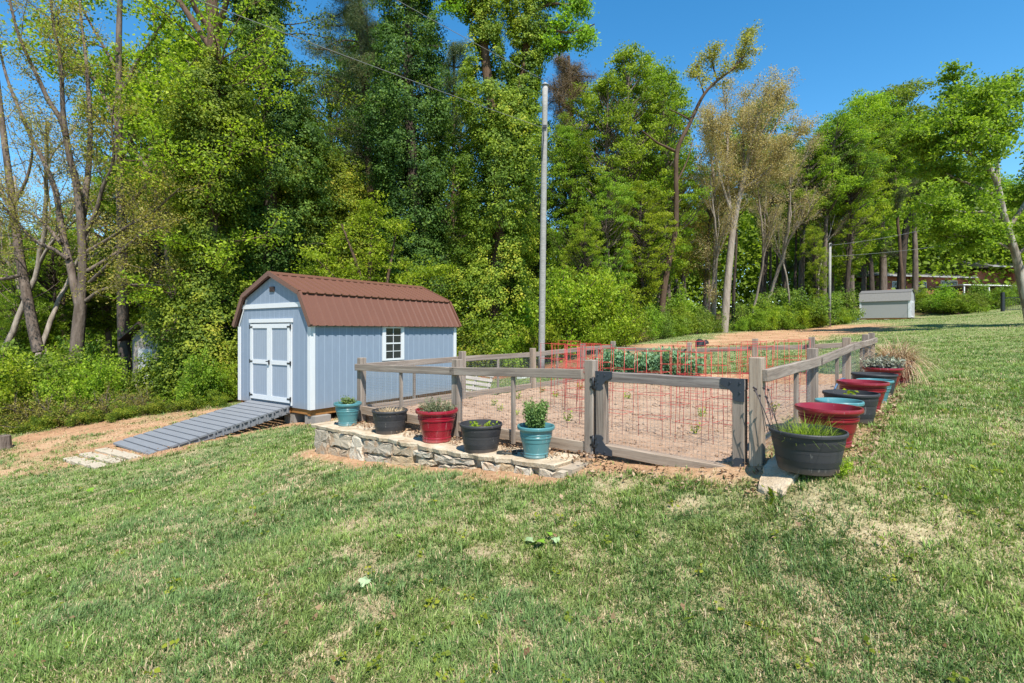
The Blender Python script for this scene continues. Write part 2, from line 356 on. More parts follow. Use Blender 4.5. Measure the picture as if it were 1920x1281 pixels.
# siding with vertical grooves: position along the wall = x + y in the shed's own axes
def siding(name, c, pitch):
    c = sc3(c); t = NT(name); tc = t.n('TexCoord'); sp = t.n('SeparateXYZ'); t.l(tc.outputs['Object'], sp.inputs[0])
    a = t.math('ADD', sp.outputs[0], sp.outputs[1]); q = t.math('FRACT', t.math('DIVIDE', a, pitch))
    gr = t.math('LESS_THAN', q, .055)
    v = t.coord((1,1,.25), randomise=False); n = t.noise(v, 16, 5, .65); big = t.noise(t.coord((1,1,1), randomise=False), 1.1, 4)
    col = t.mix(n, tuple(x*.86 for x in c), tuple(x*1.12 for x in c)); col = t.mix(t.math('MULTIPLY', big, .22), col, tuple(x*.8 for x in c))
    col = t.mix(t.math('MULTIPLY', gr, .55), col, (.37,.43,.52))
    dl = t.n_clamp(t.math('SUBTRACT', t.math('ADD', .25, t.math('MULTIPLY', big, .6)), t.math('MULTIPLY', sp.outputs[2], 3.2))); col = t.mix(t.math('MULTIPLY', dl, .5), col, (.27,.22,.17))
    hgt = t.math('SUBTRACT', t.math('MULTIPLY', n, .5), t.math('MULTIPLY', gr, 1.0))
    return t.done(col, .65, .25, t.bump(hgt, .45, .006))
M['siding'] = siding('blue_grey_siding', (.235,.290,.368), .2)
M['siding_door'] = siding('blue_grey_door_siding', (.30,.345,.41), .1)
def brickmat():
    t = NT('red_brick'); b = t.n('TexBrick'); t.l(t.coord((1,1,1), randomise=False, rot=(math.radians(90),0,0)), b.inputs[0]); b.inputs['Scale'].default_value = 4
    b.inputs['Color1'].default_value = (.30,.085,.05,1); b.inputs['Color2'].default_value = (.22,.06,.04,1); b.inputs['Mortar'].default_value = (.3,.25,.2,1)
    return t.done(b.outputs[0], .9, .1)
M['brick'] = brickmat()
def soilmat(name, stops, sc_=1.0, st=.9):
    stops = [(p, sc3(q)) for p, q in stops]; t = NT(name); v = t.coord(randomise=False, kind='Object'); n = t.noise(v, 2.2*sc_, 6, .65); f = t.noise(v, 24*sc_, 6, .7); g = t.noise(v, 90*sc_, 3)
    c = t.ramp(t.math('ADD', t.math('MULTIPLY', n, .5), t.math('MULTIPLY', f, .5)), stops)
    c = t.mix(t.math('MULTIPLY', t.math('GREATER_THAN', g, .64), .3), c, tuple(x*.5 for x in stops[0][1]))
    return t.done(c, .97, .05, t.bump(f, st, .03))
M['bed'] = soilmat('bed_soil', [(.30,(.27,.17,.11)), (.5,(.43,.292,.20)), (.7,(.55,.405,.29))])
M['potsoil'] = soilmat('pot_soil', [(.3,(.05,.03,.02)), (.5,(.13,.085,.06)), (.7,(.24,.17,.12))], 3)
def stonemat():
    t = NT('wall_stone'); v = t.coord(randomise=False); c0 = t.attr('col', True)
    n = t.noise(v, 9, 6, .65); f = t.noise(v, 45, 4, .7)
    c = t.mix(t.math('MULTIPLY', n, .6), c0, (.42,.34,.25)); c = t.mix(t.math('MULTIPLY', t.math('GREATER_THAN', t.noise(v, 5, 5, .6), .58), .5), c, (.36,.20,.10))
    return t.done(c, .9, .15, t.bump(t.math('ADD', t.math('MULTIPLY', n, .6), t.math('MULTIPLY', f, .4)), .9, .03))
M['stone'] = stonemat()
M['mortar'] = paint('mortar', (.42,.34,.25), .95, .1, .35, 14, .8)
def flagmat():
    t = NT('flagstone'); v = t.coord(); n = t.noise(v, 5, 6, .65); f = t.noise(v, 40, 4, .7)
    c = t.ramp(n, [(.3,(.29,.21,.13)),(.5,(.45,.36,.25)),(.7,(.54,.46,.35))]); c = t.mix(t.math('MULTIPLY', t.math('GREATER_THAN', f, .6), .35), c, (.30,.25,.2))
    return t.done(c, .9, .15, t.bump(t.math('ADD', n, f), .7, .02))
M['flag'] = flagmat()
def groundmat():
    t = NT('ground_earth_and_turf'); v = t.coord(randomise=False, kind='Object')
    n = t.noise(v, .9, 5, .6); f = t.noise(v, 14, 6, .7); g = t.noise(v, 60, 4, .7)
    grass = t.ramp(t.math('ADD', t.math('MULTIPLY', f, .55), t.math('MULTIPLY', g, .45)), [(.36,(.06,.095,.030)),(.5,(.13,.185,.058)),(.64,(.25,.27,.11))])
    straw = t.ramp(t.math('ADD', t.math('MULTIPLY', f, .5), t.math('MULTIPLY', g, .5)), [(.36,(.20,.135,.08)),(.5,(.41,.295,.19)),(.64,(.54,.43,.29))])
    c = t.mix(t.math('MULTIPLY_ADD', t.attr('dry'), .75, .15), grass, straw)
    dirt = t.ramp(t.math('ADD', t.math('MULTIPLY', n, .45), t.math('MULTIPLY', f, .55)), [(.34,(.21,.11,.06)),(.5,(.37,.215,.12)),(.66,(.48,.335,.21))])
    dirt = t.mix(t.math('MULTIPLY', t.math('GREATER_THAN', g, .58), .5), dirt, (.22,.13,.07))
    c = t.mix(t.attr('dirt'), c, dirt)
    mul = t.ramp(t.math('ADD', t.math('MULTIPLY', f, .5), t.math('MULTIPLY', g, .5)), [(.36,(.07,.026,.014)),(.5,(.22,.085,.045)),(.64,(.42,.22,.13))])
    c = t.mix(t.attr('mulch'), c, mul)
    fo = t.ramp(t.math('ADD', t.math('MULTIPLY', f, .5), t.math('MULTIPLY', g, .5)), [(.36,(.03,.028,.012)),(.5,(.085,.065,.03)),(.64,(.17,.12,.06))])
    c = t.mix(t.attr('forest'), c, fo)
    return t.done(c, .97, .05, t.bump(t.math('ADD', f, t.math('MULTIPLY', g, .5)), .7, .03))
M['ground'] = groundmat()
def grassmat():
    t = NT('grass_blades'); c = t.attr('col', True)
    p = t.n('BsdfPrincipled'); t.l(c, p.inputs['Base Color']); p.inputs['Roughness'].default_value = .55; p.inputs['Specular IOR Level'].default_value = .25
    tr = t.n('BsdfTranslucent'); t.l(t.mix(1.0, c, (1.2,1.3,.6), 'MULTIPLY'), tr.inputs[0])
    mx = t.n('MixShader'); mx.inputs[0].default_value = .3; t.l(p.outputs[0], mx.inputs[1]); t.l(tr.outputs[0], mx.inputs[2]); t.l(mx.outputs[0], t.out.inputs[0])
    return t.m
M['grass'] = grassmat()
# foliage (tone 0..1 picks along each ramp)
L = {}
L['ivy'] = leafmat('ivy_leaves', [(0,(.028,.062,.010)),(.4,(.115,.180,.020)),(.75,(.26,.32,.028)),(1,(.46,.40,.05))], .4, spec=.2, rough=.6)
L['ivy_dark'] = leafmat('dark_ivy_leaves', [(0,(.020,.048,.012)),(.5,(.080,.138,.024)),(.85,(.20,.27,.040)),(1,(.36,.34,.05))], .38, spec=.2, rough=.6)
L['lime'] = leafmat('lime_leaves', [(0,(.080,.135,.012)),(.5,(.225,.315,.022)),(1,(.42,.48,.05))], .48, spec=.15)
L['green'] = leafmat('fresh_green_leaves', [(0,(.065,.120,.014)),(.5,(.185,.285,.028)),(1,(.36,.45,.052))], .48, spec=.15)
L['mid'] = leafmat('mid_green_leaves', [(0,(.055,.100,.018)),(.5,(.155,.225,.036)),(1,(.31,.38,.068))], .45, spec=.15)
L['tan'] = leafmat('tan_spring_buds', [(0,(.24,.20,.07)),(.5,(.44,.38,.15)),(.8,(.56,.49,.24)),(1,(.32,.40,.08))], .45, (1.1,1.0,.7))
L['olive'] = leafmat('yellow_bronze_leaves', [(0,(.17,.18,.035)),(.5,(.30,.29,.055)),(1,(.46,.38,.10))], .45, (1.2,1.15,.6))
L['pine'] = leafmat('pine_needles', [(0,(.03,.055,.022)),(.5,(.075,.115,.038)),(1,(.20,.21,.07))], .3, (1.1,1.1,.7))
L['brownpine'] = leafmat('browned_pine_needles', [(0,(.09,.065,.03)),(.5,(.17,.12,.055)),(1,(.24,.17,.08))], .2, (1,1,.8))
L['herb'] = leafmat('herb_leaves', [(0,(.05,.10,.03)),(.5,(.11,.18,.05)),(1,(.22,.29,.09))], .3)
L['sage'] = leafmat('grey_green_leaves', [(0,(.07,.095,.055)),(.5,(.15,.18,.10)),(1,(.28,.29,.17))], .3)
L['straw'] = leafmat('dry_straw', [(0,(.30,.20,.10)),(.5,(.52,.39,.22)),(1,(.66,.53,.34))], .25, (1,1,.8))
L['lilac'] = leafmat('purple_grey_leaves', [(0,(.10,.08,.08)),(.5,(.20,.19,.17)),(1,(.30,.34,.22))], .25, (1,1,.8))
L['litter'] = leafmat('dead_leaves', [(0,(.12,.06,.03)),(.5,(.27,.165,.09)),(1,(.45,.33,.21))], .2, (1,1,.8))
L['bean'] = leafmat('bean_leaves', [(0,(.05,.12,.06)),(.5,(.10,.20,.10)),(1,(.22,.34,.19))], .3)
B = {}
B['grey'] = barkmat('grey_brown_bark', (.085,.062,.048), (.28,.22,.18))
B['dark'] = barkmat('dark_bark', (.045,.034,.028), (.15,.115,.09))
B['pale'] = barkmat('pale_bark', (.22,.18,.14), (.50,.43,.36))
B['white'] = barkmat('mottled_white_bark', (.16,.125,.095), (.44,.39,.33), 2, .4)
B['brown'] = barkmat('brown_bark', (.075,.048,.032), (.19,.125,.085))

# ------------------------------------------------------------------ ground sheet
def axis(segs):
    out = [segs[0][0]]
    for a, b, st in segs:
        n = max(1, int(round((b-a)/st))); out += list(a + (b-a)*(np.arange(1, n+1)/n))
    return np.array(out)
gx = axis([(-260,-60,20),(-60,-20,2),(-20,-9,.3),(-9,9,.09),(9,20,.3),(20,60,1),(60,260,16)])
gy = axis([(-60,-6,6),(-6,1,.5),(1,13,.09),(13,24,.25),(24,60,.9),(60,330,15)])
GXm, GYm = np.meshgrid(gx, gy); gz = H(GXm, GYm)
md, mm, mf, mdry, gin = masks(GXm, GYm)
gz = gz + (fbm(GXm*1.7, GYm*1.7, s=2)-.5)*.07*(1-mf) + (fbm(GXm*6, GYm*6, s=4)-.5)*.025
gz = gz - .30*sstep(.10, .38, gin)
nx, ny = len(gx), len(gy); idx = np.arange(nx*ny).reshape(ny, nx)
gf = np.stack([idx[:-1,:-1], idx[:-1,1:], idx[1:,1:], idx[1:,:-1]], -1).reshape(-1,4)
gme = npmesh('ground', np.stack([GXm, GYm, gz], -1).reshape(-1,3), gf, M['ground'], {'dirt': md.ravel(), 'mulch': mm.ravel(), 'forest': mf.ravel(), 'dry': mdry.ravel()}, smooth=True)
set_props(link('ground', gme), kind='structure')
# garden bed: tilled soil inside the fence
aa = np.linspace(.03, GA-.03, 110); bb = np.linspace(.05, GB-.03, 150); Am, Bm = np.meshgrid(aa, bb)
bz = bedz(Am, Bm) + (fbm(Am*3, Bm*3, s=31)-.5)*.06 + (fbm(Am*14, Bm*14, s=32)-.5)*.035
bx_, by_ = GC[0] + Am*GU[0] + Bm*GV[0], GC[1] + Am*GU[1] + Bm*GV[1]
top = np.stack([bx_, by_, bz], -1); na, nb = len(aa), len(bb)
ii = np.arange(na*nb).reshape(nb, na); bf = np.stack([ii[:-1,:-1], ii[1:,:-1], ii[1:,1:], ii[:-1,1:]], -1).reshape(-1,4)
ring = np.concatenate([ii[0,:], ii[1:,-1], ii[-1,-2::-1], ii[-2:0:-1,0]]); V0 = top.reshape(-1,3); skirt = V0[ring] - [0,0,.6]
k = len(ring); sk = na*nb + np.arange(k)
bf = np.concatenate([bf, np.stack([ring, np.roll(ring,-1), np.roll(sk,-1), sk], -1)])
set_props(link('garden_soil', npmesh('garden_soil', np.concatenate([V0, skirt]), bf, M['bed'], smooth=True)), kind='structure')
# clods and crumbs of soil lying on the bed
rs = np.random.RandomState(41)
def rocks(n, fn, smin, smax):
    Vs = []; Fs = []
    bv = np.array([(1,0,0),(-1,0,0),(0,1,0),(0,-1,0),(0,0,1),(0,0,-1)], float); bfc = np.array([(0,2,4),(2,1,4),(1,3,4),(3,0,4),(2,0,5),(1,2,5),(3,1,5),(0,3,5)])
    P = fn(n); S = smin + (smax-smin)*rs.rand(n)**3
    V = bv[None]*S[:,None,None]*(0.6+.8*rs.rand(n,6,1)) + P[:,None,:] + rs.normal(size=(n,6,3))*S[:,None,None]*.15
    return V.reshape(-1,3), (bfc[None] + 6*np.arange(n)[:,None,None]).reshape(-1,3)
def bedpt(n):
    a = .1+rs.rand(n)*(GA-.2); b = .08+(GB-.2)*rs.rand(n)**1.4
    z = bedz(a, b) + (fbm(a*3, b*3, s=31)-.5)*.06 + (fbm(a*14, b*14, s=32)-.5)*.035
    return np.stack([GC[0]+a*GU[0]+b*GV[0], GC[1]+a*GU[1]+b*GV[1], z+.003], -1)
V_, F_ = rocks(4500, bedpt, .004, .026); set_props(link('soil_clods', npmesh('soil_clods', V_, F_, M['bed'])), 'crumbly clods of dry soil strewn over the garden bed', 'soil', kind='stuff')

# ------------------------------------------------------------------ grass blades
def frost(n, d0, d1, r0, r1, rs):
    D = d0*np.exp(rs.rand(n)*math.log(d1/d0)); r = r0 + (r1-r0)*rs.rand(n); return r*D, D
def grass(n, seed):
    rs = np.random.RandomState(seed)
    x, y = frost(n, 1.55, 46, -1.12, 1.12, rs)
    m_ = n//4; y2 = 1.0*np.exp(rs.rand(m_)*math.log(30)); e_ = 3.2*rs.rand(m_)**1.3; x2 = np.where(rs.rand(m_) < .5, -1, 1)*(1.12*y2 + e_)       # lawn beyond the edges of the view
    m3 = n//16; x3 = rs.uniform(-4.5, 4.5, m3); y3 = rs.uniform(.2, 1.6, m3)
    x = np.concatenate([x, x2, x3]); y = np.concatenate([y, y2, y3]); n = len(x)    # then a share of blades stands in tufts
    nt = n//75; tx_, ty_ = frost(nt, 1.55, 20, -1.12, 1.12, rs); per = 15; sp = (.012+.022*rs.rand(nt))*(1+ty_/9); az0 = rs.rand(nt*per)*6.283; rr0 = np.repeat(sp, per)*np.sqrt(rs.rand(nt*per))
    x = np.concatenate([x, np.repeat(tx_, per)+rr0*np.cos(az0)]); y = np.concatenate([y, np.repeat(ty_, per)+rr0*np.sin(az0)])
    ist = np.concatenate([np.zeros(n, bool), np.ones(nt*per, bool)]); azt = np.concatenate([np.zeros(n), az0]); tt = np.concatenate([np.zeros(n), np.repeat(rs.rand(nt), per)]); n = len(x)
    dirt, mul, fo, dry, gin = masks(x, y)
    den = (1-dirt)*(1-.92*mul)*(1-fo)*(1-.5*dry) + .05*dirt*(gin < -.05)*(1-fo)
    tuft = vnoise(x*5, y*5, s=77); den = den*(.5+.8*tuft)
    den = np.where(ist, (den > .3)*.95, den); ok = rs.rand(n) < den; x, y, dry, tuft, dirt, ist, azt, tt = x[ok], y[ok], dry[ok], tuft[ok], dirt[ok], ist[ok], azt[ok], tt[ok]; n = len(x)
    z = H(x, y) + (fbm(x*1.7, y*1.7, s=2)-.5)*.07 + (fbm(x*6, y*6, s=4)-.5)*.025 - .004
    D = y
    hgt = (.017+.023*rs.rand(n)+.014*tuft*tuft)*(1-.35*dry)*(1+.10*np.minimum(D, 14)/4); 
    long_ = rs.rand(n) < .03; hgt = np.where(long_, hgt*1.7, hgt); hgt = np.where(ist, hgt*(1.15+.7*tt), hgt)
    wd = (.0020+.0016*rs.rand(n))*(1+D/4.0)
    dead = rs.rand(n) < (.14+.40*dry + .3*dirt)
    dead &= ~(ist & (rs.rand(n) < .75)); az = np.where(ist, azt + rs.normal(size=n)*.4, rs.rand(n)*2*math.pi); lean = np.where(dead, 1.25, .95)*rs.rand(n)**.8+.2
    # blades lean together in patches
    paz = vnoise(x*1.3, y*1.3, s=88)*9; dx = np.cos(az)+.45*np.cos(paz); dy = np.sin(az)+.45*np.sin(paz); q = np.hypot(dx, dy)+1e-6; dx/=q; dy/=q
    sx, sy = -dy, dx
    up1 = hgt*np.cos(lean*.5)*.55; o1 = hgt*np.sin(lean*.5)*.55; up2 = up1 + hgt*np.cos(lean*1.5)*.5; o2 = o1 + hgt*np.sin(lean*1.5)*.5
    P = lambda o, u, s: np.stack([x+dx*o+sx*wd*s, y+dy*o+sy*wd*s, z+u], -1)
    V = np.stack([P(0,0,-.5), P(0,0,.5), P(o1,up1,-.42), P(o1,up1,.42), P(o2,up2,0)], 1).reshape(-1,3)
    Fc = (np.array([(0,1,3),(0,3,2),(2,3,4)])[None] + 5*np.arange(n)[:,None,None]).reshape(-1,3)
    # colour: blue-green fescue, yellower patches, straw
    pz = fbm(x*.8+7, y*.8, s=55); p2 = fbm(x*2.6, y*2.6, s=57)
    g1 = np.array((.128,.205,.066)); g2 = np.array((.165,.250,.055)); g3 = np.array((.25,.305,.072)); st = np.array((.55,.45,.28)); st2 = np.array((.44,.31,.19))
    right = sstep(.45, .85, x/y)*sstep(2.5, 4, y)
    m1 = np.clip(sstep(.36, .60, pz)*.8 + .55*right + (rs.rand(n)-.5)*.6, 0, 1)[:,None]; c = g1*(1-m1) + g2*m1
    m2 = np.clip(sstep(.52, .68, p2)*.8 + (rs.rand(n)-.6)*.5, 0, 1)[:,None]; c = c*(1-m2*.6) + g3*m2*.6
    d = rs.rand(n)[:,None]; c = np.where(dead[:,None], st*d + st2*(1-d), c)
    c = c*np.where(ist & ~dead, .74+.45*tt, 1)[:,None]*(.6+.8*rs.rand(n))[:,None]
    c = c*.96
    return npmesh('lawn_grass', V, Fc, M['grass'], cattr={'col': np.repeat(c, 3, 0)})
gr = link('lawn_grass', grass(GRASS_N, 11)); set_props(gr, 'short green lawn grass with dry straw-coloured patches', 'grass', kind='stuff')

# ------------------------------------------------------------------ dry-stone retaining wall along the low side of the garden
def wl(t, off): p = GC + GU*t + np.array((-.65,-.76))*off; return p[0], p[1]
WT = [(1.30,-1.125),(2.0,-1.165),(2.7,-1.215),(3.6,-1.225),(4.6,-1.245),(5.50,-1.262)]
def wtop(t): return ZC + np.interp(t, [q[0] for q in WT], [q[1] for q in WT])
OFF = .50
def build_wall():
    root = empty('retaining_wall', (*wl(5.45, OFF), h1(*wl(5.45, OFF))), 0, 'low tan stone retaining wall under the front row of pots', 'wall')
    inv = lambda V: np.asarray(V) - np.array(root.location)
    # core with mortar
    mb = MB(); ts = np.linspace(1.32, 5.42, 30); vs = []; fs = []
    for t in ts:
        a = wl(t, OFF-.045); b = wl(t, -.02); zb = ZC - 1.9
        vs += [(*a, zb), (*a, wtop(t)-.035), (*b, wtop(t)-.035), (*b, zb)]
    for i in range(len(ts)-1):
        for j in range(3): fs.append((4*i+j, 4*i+j+1, 4*i+5+j, 4*i+4+j))
    fs += [(0,3,2,1), tuple(4*(len(ts)-1)+q for q in range(4))]
    mb.add(inv(vs), fs); mb.build('core', M['mortar'], root)
    # face stones: irregular cells in (t, height), each bulging out
    def stones(cells, name, fn, thick, seed):
        rs = np.random.RandomState(seed); Vs = []; Fs = []; cols = []
        mbv = []; 
        for poly in cells:
            poly = np.asarray(poly, float); c = poly.mean(0); n0 = len(poly); P = []
            for i in range(n0):
                a, b = poly[i], poly[(i+1) % n0]; L_ = np.hypot(*(b-a)); m = max(1, int(L_/.05))
                for q in range(m): P.append(a + (b-a)*q/m + rs.normal(size=2)*.009)
            P = np.array(P); n = len(P); sh = c + (P-c)*.98; o = len(mbv); col = np.array([(.52,.42,.29),(.58,.49,.37),(.48,.36,.24),(.44,.38,.30),(.54,.37,.20),(.62,.55,.44)][rs.randint(6)])*(.66+.28*rs.rand())
            tk = thick*(.6+.7*rs.rand())
            for p in P: mbv.append(fn(p[0], p[1], -.06))
            for p in sh: mbv.append(fn(p[0], p[1], tk*.8+rs.normal()*.005))
            for p in c + (P-c)*.86: mbv.append(fn(p[0], p[1], tk+rs.normal()*.005))
            mbv.append(fn(c[0], c[1], tk+rs.normal()*.003))
            for r in (0, 1):
                for i in range(n): Fs.append((o+r*n+i, o+r*n+(i+1)%n, o+(r+1)*n+(i+1)%n, o+(r+1)*n+i)); cols.append(col)
            for i in range(n): Fs.append((o+2*n+i, o+2*n+(i+1)%n, o+3*n, o+3*n)); cols.append(col)
        V = inv(mbv)
        me = bpy.data.meshes.new(name); me.from_pydata([tuple(v) for v in V], [], [tuple(dict.fromkeys(f)) for f in Fs]); me.materials.append(M['stone']); pass
        at = me.attributes.new('col', 'FLOAT_COLOR', 'FACE'); at.data.foreach_set('color', np.concatenate([np.array(cols), np.ones((len(cols),1))], 1).astype(np.float32).ravel())
        return link(name, me, None, root)
    rs = np.random.RandomState(5)
    def face(t, v, o):
        x, y = wl(t, OFF + o - .02); return (x, y, v)
    cells = []; t = 5.44
    edges = [5.44]
    while t > 1.5:
        t -= (.30+.22*rs.rand()) if t > 3.6 else (.20+.2*rs.rand()); edges.append(max(t, 1.35))
    sk_ = [0] + [rs.uniform(-.09,.09) for _ in edges[2:]] + [0]
    for i in range(len(edges)-1):
        a, b = edges[i], edges[i+1]; zt = lambda t: wtop(min(max(t,1.3),5.5)) - .055
        zb = lambda t: min(h1(*wl(t, OFF+.03)) - .06, zt(t) - .07)
        sa, sb = sk_[i], sk_[i+1]; c0 = .012
        if a > 3.45:
            if rs.rand() < .25:
                f = .45+.2*rs.rand(); m1 = zb(a)*(1-f)+zt(a)*f; m2 = zb(b)*(1-f)+zt(b)*f
                cells += [[(a-c0,zb(a)),(b+c0,zb(b)),(b+c0+sb*.5,m2-c0),(a-c0+sa*.5,m1-c0)], [(a-c0+sa*.5,m1+c0),(b+c0+sb*.5,m2+c0),(b+c0+sb,zt(b)),(a-c0+sa,zt(a))]]
            else: cells.append([(a-c0,zb(a)),(b+c0,zb(b)),(b+c0+sb,zt(b)),((a+b)/2+rs.uniform(-.05,.05),zt((a+b)/2)+.01),(a-c0+sa,zt(a))])
        else:
            lay = max(1, int((zt(a)-zb(a))/.075))
            for q in range(lay):
                f0, f1 = q/lay, (q+1)/lay
                za = lambda f: zb(a)*(1-f)+zt(a)*f; zb_ = lambda f: zb(b)*(1-f)+zt(b)*f; s0 = rs.uniform(-.07,.07) if 0 < i < len(edges)-2 else 0
                cells.append([(a-c0+s0,za(f0)+.008),(b+c0+s0,zb_(f0)+.008),(b+c0+s0,zb_(f1)-.008),(a-c0+s0,za(f1)-.008)])
    stones(cells, 'face_stones', face, .026, 8)
    def endf(u, v, o):
        x, y = wl(5.42 + o, u); return (x, y, v)
    z0 = h1(*wl(5.5, .3)) - .05; zt = wtop(5.45)-.055
    stones([[(.02,z0),(.02,zt),(.2,zt),(.24,z0)],[(.26,z0),(.22,zt),(.47,zt),(.47,z0)]], 'end_stones', lambda u, v, o: endf(u, v, o), .04, 9)
    # flagstone caps
    t = 5.52; k = 0
    while t > 1.55:
        wd = .42+.35*rs.rand(); e = max(t-wd, 1.46); pts = []
        lo, hi = -.02+rs.uniform(0,.1), OFF+.008
        base = [(t-.008,hi),(e+.008,hi),(e+.008,lo),(t-.008,lo)]; P = []
        for i in range(4):
            a, b = np.array(base[i]), np.array(base[(i+1)%4]); m = 6
            for q in range(m): P.append(a+(b-a)*q/m + rs.normal(size=2)*(.011 if i != 0 else .018))
        n = len(P); vs = []; th = .045
        for dz, sc_ in ((-th,.97),(-.008,1.0),(0,.97)):
            c = np.mean(P, 0)
            for p in P: q = c+(p-c)*sc_; x, y = wl(q[0], q[1]); vs.append((x, y, wtop(np.clip(q[0],1.3,5.5))+dz+(rs.normal()*.003 if dz == 0 else 0)))
        fs = [tuple(range(n-1,-1,-1)), tuple(range(2*n,3*n))] + [(r*n+i, r*n+(i+1)%n, (r+1)*n+(i+1)%n, (r+1)*n+i) for r in (0,1) for i in range(n)]
        mb = MB(); mb.add(inv(vs), fs); mb.build('capstone', M['flag'], root); t = e
build_wall()
# single pale flagstone at the corner post
def flag(name, pts, zt, th, label, group=None, rs=np.random.RandomState(2), tilt=0):
    pts = np.array(pts, float); c = pts.mean(0); P = []
    for i in range(len(pts)):
        a, b = pts[i], pts[(i+1)%len(pts)]
        for q in range(6): P.append(a+(b-a)*q/6 + rs.normal(size=2)*.008)
    n = len(P); mb = MB(); vs = []
    for dz, s in ((-th,1.0),(-.012,1.0),(0,.96)):
        for p in P: q = c+(p-c)*s; vs.append((q[0]-c[0], q[1]-c[1], dz+rs.normal()*.004+(max(0, h1(*q)+.05-zt) if False else h1(*q)+.042-zt)))
    mb.add(vs, [tuple(range(n-1,-1,-1)), tuple(range(2*n,3*n))] + [(r*n+i, r*n+(i+1)%n, (r+1)*n+(i+1)%n, (r+1)*n+i) for r in (0,1) for i in range(n)])
    o = mb.build(name, M['flag'], None, (c[0], c[1], zt)); return set_props(o, label, 'stone', group)
flag('flagstone', [AT(1422,3.46),AT(1466,3.30),AT(1502,3.42),AT(1520,3.85),AT(1480,3.95),AT(1440,3.75)], ZC-.985, .075, 'pale rough flagstone beside the gate corner post under a black barrel pot', tilt=.33)

# ------------------------------------------------------------------ garden fence
PT = {}     # posts: key -> (x, y, z_top, z_base)
def post(key, a, b, top):
    x, y = G(a, b); PT[key] = (x, y, ZC+top, float(bedz(np.clip(a,0,GA), np.clip(b,0,GB))))
post('f0',0,0,-.196); post('f1',1.42,0,-.268); post('f2',3.19,0,-.327); post('f3',GA,0,-.373)
post('l1',GA,1.91,-.344); post('l2',GA,3.8,-.340); post('l3',GA,5.58,-.282); post('l4',GA,GB,-.254)
post('b1',3.24,GB,-.253); post('b2',1.91,GB,-.160); post('b3',.92,GB,-.12); post('b4',0,GB,-.037)
post('r1',0,1.95,-.180); post('r2',0,4.15,-.093); post('r3',0,6.1,-.06)
fence = empty('garden_fence', (*G(0,0), bedz(0,0)), 0, 'weathered wooden post and rail fence with wire mesh around the vegetable garden', 'fence')
fo = Vector(fence.location); rb = random.Random(4); FROT = math.atan2(GU[1], GU[0])
def board(name, p, q, thick, hgt, m, parent, org, bevel=.004):
    """straight timber from p to q, its own x axis along the grain"""
    p, q = Vector(p), Vector(q); d = q-p; Lg = d.length; mb = MB(); n = max(1, int(Lg/.25)); vs = []; fs = []
    for i in range(n+1):
        x = Lg*i/n; j = 0 if i in (0, n) else rb.uniform(-.003,.003)
        vs += [(x,-thick/2,-hgt/2+j),(x,thick/2,-hgt/2+j),(x,thick/2,hgt/2+j),(x,-thick/2,hgt/2+j)]
    for i in range(n):
        for j in range(4): fs.append((4*i+j, 4*i+(j+1)%4, 4*i+4+(j+1)%4, 4*i+4+j)[::-1])
    fs += [(0,1,2,3), tuple(4*n+3-q for q in range(4))]
    mb.add(vs, fs)
    X = d.normalized(); Y = Vector((0,0,1)).cross(X); Y = Y.normalized() if Y.length > 1e-3 else Vector((0,1,0)); Z = X.cross(Y)
    o = mb.build(name, m, parent, bevel=bevel); o.matrix_parent_inverse = Matrix.Identity(4)
    o.matrix_local = Matrix.Translation(p-org) @ Matrix((X,Y,Z)).transposed().to_4x4(); return o
def vpost(name, x, y, z0, z1, sz, m, parent, org, rz, bevel=.005):
    mb = MB(); h = sz/2; Lg = z1-z0
    lean = rb.uniform(-.008,.008); vs = []
    for q in (0, Lg):
        vs += [(q,-h+lean*(q>0),-h),(q,h+lean*(q>0),-h),(q,h+lean*(q>0),h),(q,-h+lean*(q>0),h)]
    mb.add(vs, [(0,3,2,1),(4,5,6,7),(0,1,5,4),(1,2,6,5),(2,3,7,6),(3,0,4,7)])
    o = mb.build(name, m, parent, bevel=bevel)
    o.matrix_local = Matrix.Translation(Vector((x,y,z0))-org) @ Matrix.Rotation(rz,4,'Z') @ Matrix(((0,0,1,0),(0,1,0,0),(-1,0,0,0),(0,0,0,1))).inverted(); return o
for key, (x, y, zt, zb) in PT.items():
    m = M['wood_warm'] if key in ('r2','b2','b1','l2','f0') else M['wood']
    vpost('post', x, y, zb-.12, zt, .092, m, fence, fo, FROT)
def outn(side): return {'f': Vector((-.65,-.76,0)), 'l': Vector((-.76,.65,0)), 'b': Vector((.65,.76,0)), 'r': Vector((.76,-.65,0))}[side]
def wiremesh(p0, p1, z0a, z1a, z0b, z1b, org, parent, st=.034, r=.00062):
    """welded wire panel between two plan points, thin square wires"""
    p0, p1 = Vector((*p0,0)), Vector((*p1,0)); Lg = (p1-p0).length; mb = MB(); d = (p1-p0)/Lg
    n = int(Lg/st)
    for i in range(n+1):
        f = (i+.5)/(n+1); p = p0 + (p1-p0)*f; a = z0a*(1-f)+z0b*f; b = z1a*(1-f)+z1b*f
        mb.beam((p.x-org.x,p.y-org.y,a-org.z),(p.x-org.x,p.y-org.y,b-org.z), r*2, r*2, up=d)
    k = int(((z1a-z0a)+(z1b-z0b))/2/st)
    for j in range(k+1):
        f = (j+.5)/(k+1); mb.beam(Vector((p0.x,p0.y,z0a*(1-f)+z1a*f))-org, Vector((p1.x,p1.y,z0b*(1-f)+z1b*f))-org, r*2, r*2)
    mb.build('wire_mesh', M['wire'], parent)
